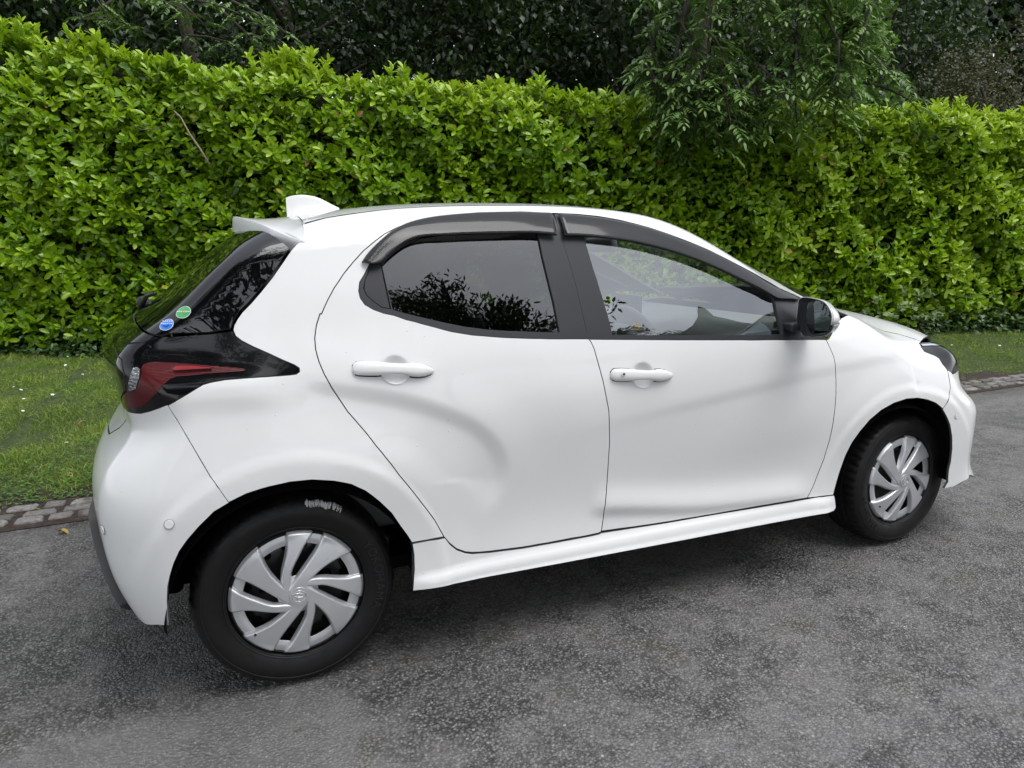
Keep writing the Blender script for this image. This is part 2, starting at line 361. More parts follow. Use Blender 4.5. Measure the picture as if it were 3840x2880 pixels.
OUT={
'rear_door':[(495,-572,1412),(467,-577,1405),(440,-582,1400),(414,-590,1390),(388,-597,1381),(343,-611,1361),(304,-624,1335),(269,-635,1309),(235,-648,1277),(217,-655,1258),(200,-663,1240),(185,-671,1221),(170,-678,1203),(148,-691,1170),(136,-699,1150),(125,-707,1130),(121,-706,1131),(107,-719,1099),(98,-735,1064),(97,-750,1032),(102,-764,1000),(113,-779,964),(130,-787,926),(141,-787,906),(152,-790,886),(170,-798,853),(188,-804,828),(206,-811,803),(219,-816,785),(231,-821,766),(243,-825,747),(256,-829,729),(269,-832,709),(282,-834,690),(306,-836,651),(323,-837,627),(340,-836,602),(357,-835,576),(375,-833,548),(393,-830,520),(411,-827,491),(430,-824,451),(441,-822,428),(460,-820,402),(482,-819,380),(511,-816,363),(535,-813,355),(564,-811,350),(594,-811,347),(623,-810,345),(653,-810,343),(684,-809,341),(714,-809,339),(745,-808,338),(776,-808,338),(808,-808,337),(840,-808,337),(872,-807,337),(904,-807,337),(937,-807,336),(970,-806,336),(1004,-806,337),(1013,-806,340),(1016,-805,342),(1025,-801,386),(1023,-810,423),(1028,-810,456),(1033,-806,487),(1036,-804,520),(1037,-805,553),(1037,-808,587),(1037,-810,621),(1037,-813,654),(1035,-816,687),(1032,-818,719),(1030,-820,747),(1028,-820,775),(1019,-818,819),(1014,-815,849),(1009,-811,878),(1003,-806,905),(998,-799,931),(993,-792,957),(989,-784,983),(982,-776,1004),(975,-772,1015),(974,-772,1015),(937,-771,1017),(901,-770,1019),(865,-770,1021),(830,-769,1023),(796,-768,1026),(762,-767,1028),(729,-766,1031),(696,-765,1034),(664,-763,1037),(632,-761,1041),(601,-759,1045),(570,-757,1049),(536,-753,1056),(502,-749,1063),(480,-746,1070),(458,-742,1077),(436,-739,1084),(415,-735,1090),(394,-731,1097),(372,-728,1103),(335,-721,1118),(305,-716,1125),(276,-710,1137),(253,-703,1152),(242,-694,1171),(240,-685,1192),(246,-675,1217),(262,-666,1238),(276,-657,1259),(295,-645,1287),(314,-633,1315),(335,-625,1333),(355,-617,1352),(396,-602,1376),(442,-588,1394),(468,-583,1400),(493,-577,1407)],
'front_door':[(982,-776,1004),(989,-784,983),(993,-792,957),(998,-799,931),(1003,-806,905),(1009,-811,878),(1014,-815,849),(1019,-818,819),(1028,-820,775),(1030,-820,747),(1032,-818,719),(1035,-816,687),(1037,-813,654),(1037,-810,621),(1037,-808,587),(1037,-805,553),(1036,-804,520),(1033,-806,487),(1028,-810,456),(1023,-810,423),(1025,-801,386),(1016,-805,342),(1049,-805,340),(1083,-805,339),(1117,-805,337),(1152,-805,335),(1186,-805,334),(1220,-804,332),(1254,-804,331),(1289,-804,330),(1323,-804,329),(1357,-804,329),(1391,-804,328),(1426,-804,327),(1461,-804,327),(1496,-804,326),(1531,-805,326),(1567,-805,326),(1603,-806,326),(1640,-807,326),(1677,-808,326),(1715,-809,326),(1752,-811,326),(1790,-812,326),(1829,-814,326),(1868,-815,326),(1908,-815,326),(1948,-817,326),(1976,-814,365),(1989,-813,393),(2000,-814,422),(2011,-815,451),(2021,-817,480),(2028,-820,517),(2036,-822,553),(2040,-824,586),(2044,-825,618),(2047,-825,651),(2050,-824,682),(2052,-822,714),(2054,-820,746),(2053,-820,746),(2054,-813,803),(2050,-810,849),(2046,-801,888),(2034,-790,921),(2023,-780,950),(2020,-780,952),(1976,-782,955),(1933,-785,958),(1891,-787,960),(1849,-788,963),(1805,-790,965),(1762,-791,968),(1720,-791,970),(1678,-792,972),(1638,-792,974),(1600,-791,977),(1563,-791,979),(1526,-790,981),(1490,-789,983),(1454,-788,985),(1419,-787,987),(1384,-786,989),(1349,-785,991),(1315,-784,993),(1282,-782,995),(1248,-781,997),(1215,-780,999),(1182,-778,1001),(1150,-777,1003),(1116,-776,1005),(1083,-775,1007),(1049,-774,1009),(1017,-773,1011),(984,-772,1013),(976,-772,1014)],
'rear_frame':[(946,-560,1430),(833,-553,1434),(674,-557,1430),(570,-566,1420),(494,-575,1409),(493,-577,1407),(442,-588,1394),(396,-602,1376),(355,-617,1352),(314,-633,1315),(276,-657,1259),(262,-666,1238),(246,-675,1217),(240,-685,1192),(242,-694,1171),(253,-703,1152),(276,-710,1137),(305,-716,1125),(335,-721,1118),(372,-728,1103),(436,-739,1084),(502,-749,1063),(570,-757,1049),(664,-763,1037),(762,-767,1028),(865,-770,1021),(974,-772,1015),(975,-771,1016),(973,-762,1039),(970,-732,1109),(966,-701,1180),(961,-673,1242),(953,-645,1304),(947,-622,1353),(943,-599,1392)],
'rear_glass':[(321,-655,1267),(341,-646,1288),(377,-635,1314),(406,-629,1330),(456,-619,1352),(529,-614,1363),(604,-610,1372),(705,-608,1377),(861,-609,1377),(862,-626,1343),(863,-653,1286),(868,-687,1211),(873,-719,1136),(874,-761,1042),(792,-759,1048),(692,-755,1056),(620,-751,1064),(551,-745,1076),(483,-736,1092),(418,-727,1110),(375,-720,1122),(335,-713,1134),(327,-684,1203)],
'quarter':[(282,-657,1259),(295,-650,1276),(318,-648,1282),(321,-666,1241),(325,-689,1190),(330,-712,1137),(303,-709,1142),(280,-701,1160),(261,-692,1179),(255,-683,1200),(262,-672,1225)],
'front_frame':[(951,-558,1431),(1038,-561,1428),(1121,-568,1421),(1203,-581,1408),(1312,-602,1381),(1424,-624,1344),(1544,-640,1301),(1670,-654,1246),(1809,-661,1183),(1933,-649,1131),(2011,-646,1097),(1923,-743,1047),(1887,-787,961),(1850,-788,964),(1638,-792,974),(1384,-786,989),(1150,-777,1003),(984,-772,1013),(976,-772,1015),(972,-769,1022),(973,-762,1039),(970,-732,1109),(966,-701,1180),(961,-673,1242),(953,-645,1304),(947,-622,1353),(943,-599,1392)],
'front_glass':[(1034,-622,1354),(1119,-624,1352),(1204,-630,1341),(1290,-638,1326),(1377,-649,1304),(1463,-662,1278),(1551,-677,1245),(1640,-693,1206),(1702,-702,1178),(1766,-711,1147),(1807,-718,1122),(1800,-740,1085),(1798,-762,1037),(1800,-783,986),(1576,-785,996),(1327,-778,1009),(1069,-768,1024),(1066,-744,1081),(1056,-709,1162),(1042,-662,1268)],
'body_side':[(105,-529,1396),(105,-579,1369),(99,-597,1352),(84,-611,1335),(64,-621,1317),(32,-639,1277),(0,-655,1236),(-35,-670,1197),(-65,-682,1166),(-90,-691,1143),(-105,-698,1124),(-114,-704,1109),(-118,-710,1096),(-113,-717,1080),(-97,-725,1066),(-69,-734,1049),(-32,-746,1030),(4,-757,1010),(34,-765,995),(46,-769,986),(46,-773,976),(37,-775,970),(19,-776,969),(-39,-777,969),(-95,-778,970),(-151,-776,969),(-187,-777,965),(-205,-778,961),(-224,-781,951),(-242,-783,941),(-261,-784,931),(-279,-783,921),(-296,-778,912),(-287,-780,892),(-277,-783,872),(-268,-789,851),(-258,-796,830),(-248,-805,808),(-238,-812,786),(-228,-819,764),(-218,-826,742),(-208,-832,719),(-197,-841,701),(-187,-846,682),(-177,-848,662),(-168,-849,645),(-121,-849,663),(-102,-849,667),(-83,-849,671),(-64,-849,674),(-35,-849,677),(-6,-849,680),(23,-849,679),(52,-849,678),(82,-849,672),(112,-849,666),(136,-849,658),(160,-848,649),(180,-848,636),(200,-847,623),(221,-846,603),(241,-844,582),(258,-842,561),(275,-840,540),(288,-839,517),(300,-837,495),(322,-835,458),(335,-834,433),(387,-832,432),(441,-822,428),(430,-824,451),(411,-827,491),(393,-830,520),(375,-833,548),(357,-835,576),(340,-836,602),(323,-837,627),(306,-836,651),(282,-834,690),(269,-832,709),(256,-829,729),(243,-825,747),(231,-821,766),(219,-816,785),(206,-811,803),(188,-804,828),(170,-798,853),(152,-790,886),(141,-787,906),(130,-787,926),(113,-779,964),(102,-764,1000),(97,-750,1032),(98,-735,1064),(107,-719,1099),(121,-706,1131),(125,-707,1130),(136,-699,1150),(148,-691,1170),(170,-678,1203),(185,-671,1221),(200,-663,1240),(217,-655,1258),(235,-648,1277),(269,-635,1309),(304,-624,1335),(343,-611,1361),(388,-597,1381),(414,-590,1390),(440,-582,1400),(467,-577,1405),(495,-572,1412),(533,-568,1417),(571,-563,1422),(605,-561,1425),(640,-558,1428),(675,-554,1431),(706,-554,1432),(737,-553,1433),(769,-553,1434),(802,-552,1435),(834,-551,1436),(862,-553,1435),(890,-555,1434),(919,-556,1432),(947,-558,1431),(952,-557,1432),(1039,-559,1429),(1122,-566,1422),(1204,-579,1409),(1313,-601,1382),(1425,-623,1346),(1546,-638,1303),(1672,-652,1248),(1812,-657,1185),(1939,-643,1132),(2015,-642,1098),(1991,-691,1076),(2200,-600,1063),(2020,-565,1141),(1850,-545,1224),(1650,-520,1321),(1450,-495,1407),(1280,-485,1443),(1100,-490,1456),(900,-500,1459),(600,-500,1454),(400,-500,1442),(180,-524,1410),(109,-545,1390)],
'roof':[(1280,-478,1443),(1100,-483,1457),(900,-493,1460),(600,-493,1455),(400,-493,1443),(180,-517,1410),(109,-538,1390),(124,-138,1434),(94,-250,1423),(84,0,1428),(94,250,1423),(124,138,1434),(109,538,1390),(180,517,1410),(400,493,1443),(600,493,1455),(900,493,1460),(1100,483,1457),(1280,478,1443),(1360,250,1453),(1390,0,1454),(1360,-250,1453)],
'windscreen':[(1300,-470,1442),(1380,-250,1449),(1410,0,1450),(1380,250,1449),(1300,470,1442),(1450,488,1408),(1650,513,1323),(1850,538,1227),(2020,556,1145),(2140,560,1097),(2250,450,1103),(2330,250,1116),(2360,0,1126),(2330,-250,1116),(2250,-450,1103),(2140,-560,1097),(2020,-556,1145),(1850,-538,1227),(1650,-513,1323),(1450,-488,1408)],
'fender':[(2023,-780,950),(2034,-790,921),(2046,-801,888),(2050,-810,849),(2054,-813,803),(2053,-820,746),(2054,-820,746),(2052,-822,714),(2050,-824,682),(2047,-825,651),(2044,-825,618),(2040,-824,586),(2036,-822,553),(2028,-820,517),(2021,-817,480),(2011,-815,451),(2000,-814,422),(1989,-813,393),(1976,-814,365),(1948,-817,326),(1990,-820,324),(2074,-829,323),(2080,-827,340),(2091,-826,379),(2106,-827,432),(2122,-830,484),(2146,-835,536),(2180,-839,580),(2224,-843,623),(2281,-844,657),(2352,-843,680),(2427,-841,690),(2494,-840,687),(2554,-840,674),(2606,-840,656),(2655,-840,626),(2668,-839,638),(2698,-831,668),(2718,-818,706),(2721,-807,743),(2721,-793,780),(2704,-780,806),(2703,-763,829),(2685,-754,841),(2662,-749,849),(2633,-743,860),(2638,-725,874),(2661,-695,889),(2692,-682,891),(2686,-661,899),(2661,-647,908),(2616,-625,924),(2521,-622,943),(2501,-603,955),(2498,-545,974),(2542,-457,990),(2517,-441,1000),(2179,-701,1020),(2099,-746,989),(2039,-778,954)],
'hood':[(2542,-453,990),(2498,-541,974),(2501,-599,955),(2521,-618,943),(2616,-621,924),(2661,-643,908),(2686,-657,899),(2692,-678,891),(3080,-450,790),(3130,-300,797),(3160,0,801),(3130,300,797),(3080,450,790),(2692,678,891),(2686,657,899),(2661,643,908),(2616,621,924),(2521,618,943),(2501,599,955),(2498,541,974),(2542,453,990),(2360,500,1037),(2420,250,1074),(2440,0,1089),(2420,-250,1074),(2360,-500,1037)],
'cowl':[(2150,-565,1091),(2260,-450,1099),(2340,-250,1111),(2370,0,1121),(2340,250,1111),(2260,450,1099),(2150,565,1091),(2330,600,1021),(2410,250,1078),(2430,0,1093),(2410,-250,1078),(2330,-600,1021)],
'headlamp':[(2661,-695,889),(2689,-684,890),(2758,-673,887),(2818,-662,880),(2867,-653,862),(3011,-500,850),(3072,-420,830),(3095,-420,770),(3031,-550,740),(2759,-792,760),(2730,-796,771),(2718,-793,783),(2704,-780,806),(2703,-763,829),(2685,-754,841),(2662,-749,849),(2633,-743,860),(2638,-725,874)],
'bumper_front':[(2723,-794,779),(2724,-806,743),(2720,-818,706),(2701,-830,668),(2670,-838,638),(2655,-840,624),(2686,-840,588),(2713,-840,550),(2735,-839,497),(2748,-837,437),(2752,-835,377),(2746,-834,341),(2748,-834,304),(2751,-834,285),(2731,-835,258),(2789,-834,257),(2852,-832,273),(2928,-810,285),(3153,-620,190),(3269,-400,190),(3332,2,190),(3293,2,400),(3166,2,720),(3095,-420,765),(2765,-790,757)],
'sill':[(335,-834,431),(386,-832,431),(442,-822,426),(460,-820,399),(482,-819,377),(511,-816,360),(535,-813,352),(594,-811,344),(714,-809,336),(839,-808,334),(970,-807,333),(1004,-806,334),(1013,-806,337),(1152,-805,332),(1288,-805,327),(1603,-807,323),(1946,-818,322),(2004,-824,324),(2072,-829,323),(2076,-829,322),(2084,-835,270),(2070,-838,260),(1891,-839,258),(1567,-837,260),(1386,-836,261),(826,-835,266),(525,-837,271),(329,-840,279),(330,-840,280),(338,-835,346),(339,-834,393)],
'bumper_rear':[(-168,-849,645),(-177,-848,662),(-187,-846,682),(-197,-841,701),(-208,-832,719),(-218,-826,742),(-228,-819,764),(-238,-812,786),(-248,-805,808),(-258,-796,830),(-268,-789,851),(-277,-783,872),(-287,-780,892),(-296,-778,913),(-316,-768,904),(-343,-749,893),(-366,-726,885),(-374,-717,884),(-395,-686,882),(-417,-606,879),(-482,-148,804),(-424,-550,835),(-451,-500,800),(-492,-420,765),(-517,-250,755),(-524,2,755),(-577,2,600),(-573,2,520),(-562,-300,520),(-528,-562,550),(-521,-585,513),(-512,-614,478),(-494,-665,441),(-478,-688,394),(-458,-692,340),(-449,-690,317),(-436,-700,293),(-412,-740,285),(-379,-784,299),(-348,-806,302),(-347,-816,335),(-346,-822,360),(-344,-826,384),(-338,-834,430),(-330,-838,459),(-316,-841,496),(-301,-844,527),(-278,-846,557),(-263,-847,573),(-247,-848,590),(-227,-849,608),(-207,-849,626)],
'diffuser':[(-458,-692,340),(-478,-688,394),(-494,-665,441),(-512,-614,478),(-521,-585,513),(-528,-562,550),(-562,-300,520),(-573,3,520),(-490,3,240),(-474,-350,240),(-453,-550,255)],
'tailgate_low':[(-424,-548,838),(-449,-498,803),(-490,-418,768),(-514,-250,758),(-522,0,758),(-514,250,758),(-490,418,768),(-449,498,803),(-424,548,838),(-430,530,870),(-451,400,872),(-468,200,872),(-473,0,872),(-468,-200,872),(-451,-400,872),(-430,-530,870)],
'lamp':[(-121,-711,1093),(-177,-709,1088),(-250,-702,1086),(-300,-696,1086),(-348,-688,1072),(-425,-591,1050),(-399,-696,1030),(-392,-720,990),(-396,-708,945),(-431,-541,882),(-417,-606,879),(-395,-686,882),(-374,-717,884),(-366,-726,885),(-343,-749,893),(-316,-768,904),(-296,-778,912),(-279,-783,921),(-261,-784,931),(-242,-783,941),(-224,-781,951),(-205,-778,961),(-187,-777,965),(-151,-776,969),(-95,-778,970),(-39,-777,969),(19,-776,969),(37,-775,970),(46,-773,976),(46,-769,986),(34,-765,995),(4,-757,1010),(-32,-746,1030),(-69,-734,1049),(-97,-725,1066),(-113,-717,1080),(-118,-711,1094)],
'red':[(-349,-732,1016),(-337,-729,1021),(-318,-729,1023),(-255,-738,1016),(-184,-750,1006),(-119,-760,997),(-91,-765,991),(-109,-767,987),(-185,-763,987),(-239,-761,985),(-267,-760,985),(-285,-763,979),(-300,-769,967),(-319,-771,946),(-343,-755,921),(-363,-735,907),(-397,-688,896),(-428,-552,877),(-427,-571,888),(-395,-707,940),(-368,-741,953),(-354,-748,984),(-352,-741,1002)],
'clear':[(-370,-729,1011),(-360,-732,1012),(-354,-737,1007),(-357,-747,984),(-367,-743,957),(-386,-723,949),(-384,-729,971),(-376,-733,995)],
'tick':[(-275,-748,1001),(-268,-744,1007),(-227,-748,1005),(-184,-755,999),(-181,-757,997),(-221,-754,997),(-272,-751,997)],
'garnish':[(-304,-695,1085),(-348,-688,1072),(-425,-588,1050),(-399,-693,1030),(-392,-717,990),(-396,-705,945),(-431,-538,882),(-431,-530,874),(-452,-400,876),(-474,0,876),(-452,400,876),(-431,530,874),(-431,538,882),(-396,705,945),(-392,717,990),(-399,693,1030),(-425,588,1050),(-348,688,1072),(-304,695,1085),(-329,677,1092),(-351,620,1099),(-374,500,1105),(-422,0,1105),(-374,-500,1105),(-351,-620,1099),(-329,-677,1092)],
'hatch_glass':[(61,-621,1316),(30,-639,1277),(-2,-655,1237),(-37,-670,1197),(-67,-682,1166),(-92,-690,1143),(-107,-698,1124),(-116,-704,1109),(-119,-709,1096),(-177,-708,1090),(-250,-701,1089),(-304,-694,1088),(-329,-674,1094),(-351,-611,1101),(-371,-510,1105),(-422,0,1105),(-371,510,1105),(-351,611,1101),(-329,674,1094),(-304,694,1088),(-250,701,1089),(-177,708,1090),(-119,709,1096),(-116,704,1109),(-107,698,1124),(-92,690,1143),(-67,682,1166),(-37,670,1197),(-2,655,1237),(30,639,1277),(61,621,1316),(-56,300,1375),(-58,0,1385),(-56,-300,1375)],
'visor_rear_up':[(260,-654,1273),(280,-644,1298),(315,-630,1330),(356,-615,1361),(397,-600,1383),(443,-587,1399),(493,-578,1410),(569,-570,1420),(671,-564,1428),(829,-562,1432),(935,-564,1430)],
'visor_rear_lo':[(280,-670,1271),(319,-668,1278),(333,-663,1289),(368,-652,1316),(406,-642,1339),(447,-637,1352),(499,-636,1356),(595,-635,1360),(745,-634,1363),(850,-635,1363),(922,-638,1357)],
'visor_front_up':[(957,-570,1428),(1031,-574,1423),(1113,-582,1415),(1196,-593,1402),(1278,-608,1384),(1361,-623,1360),(1447,-638,1331),(1537,-649,1299),(1629,-662,1258),(1725,-673,1214),(1791,-680,1179),(1869,-677,1147),(1961,-661,1117),(1993,-659,1103)],
'visor_front_lo':[(952,-638,1355),(1014,-639,1354),(1108,-644,1346),(1192,-649,1336),(1277,-657,1320),(1363,-668,1299),(1449,-681,1273),(1536,-696,1240),(1624,-713,1202),(1684,-723,1174),(1748,-730,1146),(1791,-735,1124),(1867,-719,1114),(1955,-694,1105)],
'handle_rear':[(309,-783,970),(193,-778,976),(433,-791,952)],
'handle_front':[(1156,-809,887),(1038,-807,896),(1283,-812,875)],
'sensor':[(-317,-844,606),(-489,-719,571),(2750,-837,584)],
'green_sticker':[(-240,-669,1147),(-263,-656,1145),(-218,-675,1151),(-237,-654,1162),(-245,-681,1131)],
'blue_sticker':[(-284,-678,1116),(-305,-670,1111),(-262,-684,1120),(-281,-660,1131),(-287,-691,1099)],
'lock':[(1075,-808,893)],
'maker_sticker':[(1153,-750,1052),(1188,-751,1050),(1183,-760,1029),(1148,-758,1031)],
'lamp_trim':[(2663,-702,885),(2732,-693,882),(2798,-688,875),(2858,-670,854),(2861,-673,854),(2773,-707,872),(2724,-705,876),(2659,-714,879)],
'mir_frame':[(1851,-798,1109),(1848,-806,1118),(1844,-820,1123),(1823,-884,1126),(1810,-926,1124),(1798,-962,1120),(1793,-979,1115),(1789,-993,1107),(1783,-1010,1094),(1780,-1020,1082),(1779,-1023,1065),(1780,-1020,1041),(1783,-1010,1024),(1790,-989,1005),(1796,-971,999),(1822,-889,989),(1834,-851,986),(1839,-835,993),(1844,-818,1010),(1851,-797,1038),(1852,-794,1049),(1852,-795,1079)],
'mir_glass':[(1833,-854,1115),(1818,-899,1119),(1805,-941,1117),(1797,-966,1113),(1793,-980,1106),(1788,-995,1094),(1784,-1007,1082),(1782,-1014,1070),(1783,-1011,1050),(1785,-1003,1036),(1788,-994,1022),(1792,-982,1013),(1800,-956,1006),(1809,-929,1002),(1822,-887,998),(1827,-872,1004),(1833,-855,1022),(1838,-839,1042),(1838,-838,1061),(1836,-843,1091)],
'mir_front':[(1950,-733,1103),(1946,-744,1110),(1942,-759,1113),(1929,-798,1115),(1914,-847,1114),(1900,-889,1113),(1892,-914,1110),(1888,-928,1105),(1881,-951,1093),(1867,-994,1064),(1867,-995,1058),(1868,-990,1037),(1871,-982,1024),(1880,-953,1004),(1886,-933,994),(1921,-823,978),(1931,-793,976),(1936,-777,983),(1940,-766,998),(1944,-753,1023),(1946,-746,1055),(1948,-739,1079)],
}
# ---------------------------------------------------------------- the car: panels cut out of one curved body surface
def O(k): return np.array(OUT[k], float)/1000
def resample(P, h):
    P = np.asarray(P); Q = []
    for a, b in zip(P, np.roll(P, -1, 0)):
        n = max(1, int(math.ceil(np.linalg.norm(b-a)/h)))
        for k in range(n): Q.append(a+(b-a)*k/n)
    return np.array(Q)
def basis(n):
    n = np.array(n, float); n /= np.linalg.norm(n); up = np.array([0, 0, 1.]) if abs(n[2]) < .8 else np.array([1., 0, 0])
    a = np.cross(up, n); a /= np.linalg.norm(a); return a, np.cross(n, a), n
def inpoly(p, L):
    x, y = p[:, 0], p[:, 1]; c = np.zeros(len(p), bool)
    for (x1, y1), (x2, y2) in zip(L, np.roll(L, -1, 0)):
        if y1 == y2: continue
        m = ((y1 > y) != (y2 > y)) & (x < (x2-x1)*(y-y1)/(y2-y1)+x1); c ^= m
    return c
def inset(L, d):
    A = .5*np.sum(L[:, 0]*np.roll(L[:, 1], -1)-np.roll(L[:, 0], -1)*L[:, 1]); s = 1 if A > 0 else -1
    t1 = L-np.roll(L, 1, 0); t2 = np.roll(L, -1, 0)-L
    def nn(t): 
        t = t/np.maximum(np.linalg.norm(t, axis=1, keepdims=True), 1e-9); return np.stack([-t[:, 1], t[:, 0]], 1)*s
    a, b = nn(t1), nn(t2); m = a+b; m /= np.maximum(np.sum(m*a, 1, keepdims=True), .5)
    return L+m*d
def panel(name, key, n, h=.014, off=0., m=None, parent=None, holes=(), gap=.0016, fl=.010, pts=None, dark=True):
    a, b, n = basis(n); B = np.stack([a, b], 1); loops = []
    P0 = O(key) if pts is None else np.array(pts)
    for k, L3 in enumerate([P0]+[O(q) if isinstance(q, str) else np.array(q) for q in holes]):
        L = resample(L3@B, h*.7); L = inset(L, gap if k == 0 else -gap); loops.append(L)
    lo, hi = (P0@n).min(), (P0@n).max()
    mn, mx = loops[0].min(0), loops[0].max(0)
    gx, gy = np.meshgrid(np.arange(mn[0], mx[0], h), np.arange(mn[1], mx[1], h), indexing='ij'); G = np.stack([gx.ravel(), gy.ravel()], 1)
    for k, L in enumerate(loops):
        ins = inpoly(G, L); G = G[ins if k == 0 else ~ins]
    allb = np.concatenate(loops); keep = np.ones(len(G), bool)
    for s in range(0, len(G), 4000):
        d = ((G[s:s+4000, None, :]-allb[None])**2).sum(2).min(1); keep[s:s+4000] = d > (.42*h)**2
    G = G[keep]; V2 = np.concatenate([allb, G]); E = []; c = 0
    for L in loops: E += [(c+i, c+(i+1) % len(L)) for i in range(len(L))]; c += len(L)
    r = delaunay_2d_cdt([Vector(v) for v in V2], E, [], 0, 1e-6, True)
    V = np.array([tuple(v) for v in r[0]]); T = np.array([f for f in r[2] if len(f) == 3]); cen = V[T].mean(1); ok = inpoly(cen, loops[0])
    for L in loops[1:]: ok &= ~inpoly(cen, L)
    T = T[ok]; Or = V@B.T+n*(hi+.10)
    P, hit = cast(Or, np.tile(-n, (len(V), 1)), 0, hi-lo+.45, 45)
    if (~hit).any():
        L2 = P0@B
        for i in np.where(~hit)[0]: P[i] = V[i]@B.T+n*(P0@n)[((L2-V[i])**2).sum(1).argmin()]
    Nn = grad(P); P = P+Nn*off
    # orient
    tn = np.cross(P[T[:, 1]]-P[T[:, 0]], P[T[:, 2]]-P[T[:, 0]]); fl_ = (tn*Nn[T].sum(1)).sum(1) < 0; T[fl_] = T[fl_][:, ::-1]
    F = [tuple(t) for t in T]; VV = list(P); NN = list(Nn)
    if fl:
        cnt = {}
        for t in T:
            for i in range(3): cnt.setdefault((t[i], t[(i+1) % 3]), 0); 
        es = set(map(tuple, np.concatenate([T[:, [0, 1]], T[:, [1, 2]], T[:, [2, 0]]])))
        be = [(i, j) for i, j in es if (j, i) not in es]
        top = {}; bot = {}
        for i, j in be:
            d = P[j]-P[i]; out = np.cross(d, Nn[i]); out /= max(np.linalg.norm(out), 1e-9)
            for q in (i, j):
                if q in top: NN[top[q]] = NN[top[q]]+out; NN[bot[q]] = NN[bot[q]]+out; continue
                top[q] = len(VV); VV.append(P[q]); NN.append(out.copy()); bot[q] = len(VV); VV.append(P[q]-Nn[q]*fl); NN.append(out.copy())
            F.append((j, i, bot[i])) if 0 else F.append((top[j], top[i], bot[i], bot[j]))
        for q in top:
            for w in (top[q], bot[q]): NN[w] = NN[w]/max(np.linalg.norm(NN[w]), 1e-9)
    o = mesh(name, VV, F, parent, m, True, NN)
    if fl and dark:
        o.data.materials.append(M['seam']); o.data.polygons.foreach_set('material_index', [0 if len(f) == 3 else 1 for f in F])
    return o
def flipcopy(o, parent):
    "mirror image of a part on the far side of the car"
    me = o.data; V = np.empty(len(me.vertices)*3); me.vertices.foreach_get('co', V); V = V.reshape(-1, 3); V[:, 1] *= -1
    F = [tuple(reversed(p.vertices)) for p in me.polygons]; nn = me.attributes.get('custom_normal')
    N = None
    if o.get('_n'):
        pass
    me2 = bpy.data.meshes.new(me.name); me2.from_pydata(V.tolist(), [], F); me2.update(); me2.polygons.foreach_set('use_smooth', [p.use_smooth for p in me.polygons]); mi_ = [p.material_index for p in me.polygons]
    if me.has_custom_normals:
        vn = [None]*len(V)
        for l, c in zip(me.loops, me.corner_normals): vn[l.vertex_index] = (c.vector.x, -c.vector.y, c.vector.z)
        me2.normals_split_custom_set_from_vertices([v or (0, 0, 1) for v in vn])
    for mm in me.materials: me2.materials.append(mm)
    me2.polygons.foreach_set('material_index', mi_)
    q = bpy.data.objects.new(o.name.split('.')[0], me2); COL.objects.link(q); q.parent = parent
    for c in o.children: flipcopy(c, q)
    if 'label' in o.keys() and 0: q['label'] = o['label']
    return q
car = empty('parked_car', (0, 0, 0), 0, 'white five door hatchback parked on the wet tarmac with dark door visors', 'car')
nS = (0, -.88, .47)
near = []
body = panel('side_panel', 'body_side', (-.12, -.80, .58), .014, m=M['paint'], parent=car); near.append(body)
roof = panel('roof', 'roof', (0, 0, 1), .022, m=M['paint'], parent=car)
rdoor = panel('rear_door', 'rear_door', (0, -.95, .3), .011, m=M['paint'], parent=car); near.append(rdoor)
fdoor = panel('front_door', 'front_door', (0, -.95, .3), .013, m=M['paint'], parent=car); near.append(fdoor)
panel('window_frame', 'rear_frame', nS, .02, -.002, M['satin'], rdoor, holes=['rear_glass', 'quarter'], gap=.0005, fl=.014)
panel('quarter_panel', 'quarter', nS, .02, -.005, M['satin'], rdoor, gap=.003, fl=.006)
panel('door_glass', 'rear_glass', nS, .03, -.010, M['privacy'], rdoor, gap=-.004, fl=0)
panel('window_frame', 'front_frame', nS, .02, -.002, M['satin'], fdoor, holes=['front_glass'], gap=.0005, fl=.014)
panel('door_glass', 'front_glass', nS, .03, -.010, M['clearglass'], fdoor, gap=-.004, fl=0)
fender = panel('front_wing', 'fender', (.12, -.85, .5), .013, m=M['paint'], parent=car); near.append(fender)
hood = panel('bonnet', 'hood', (.2, 0, 1), .022, m=M['paint'], parent=car)
panel('scuttle', 'cowl', (0, 0, 1), .03, -.006, M['plastic'], car, gap=0)
wsc = panel('windscreen', 'windscreen', (.5, 0, .86), .03, -.003, M['windglass'], car, gap=0, fl=.004)
hl = panel('headlamp', 'headlamp', (.7, -.68, .2), .010, -.001, M['lampglass'], car, fl=.02); near.append(hl)
panel('lamp_trim', 'lamp_trim', (.7, -.68, .3), .008, .0015, M['chrome'], hl, fl=0, gap=0)
bf = panel('front_bumper', 'bumper_front', (.62, -.78, 0), .014, gap=.0002, m=M['paint'], parent=car); near.append(bf)
sill = panel('sill', 'sill', (0, -1, .12), .013, .004, M['paint'], car, gap=.0016, fl=.03); near.append(sill)
br = panel('rear_bumper', 'bumper_rear', (-.66, -.75, 0), .013, gap=.0002, m=M['paint'], parent=car); near.append(br)
df = panel('diffuser', 'diffuser', (-.9, -.43, 0), .02, .020, M['plastic'], br, gap=-.002, fl=.03)
tg = panel('tailgate', 'tailgate_low', (-1, 0, .1), .018, m=M['paint'], parent=car)
gar = panel('tailgate_garnish', 'garnish', (-.93, 0, .36), .009, 0, M['gloss'], tg, gap=.0012)
hg = panel('rear_window', 'hatch_glass', (-.66, 0, .75), .0075, .001, M['hglass'], tg, gap=.002)
lamp = panel('tail_lamp', 'lamp', (-.60, -.78, .25), .010, 0, M['gloss'], car, gap=.0012); near.append(lamp)
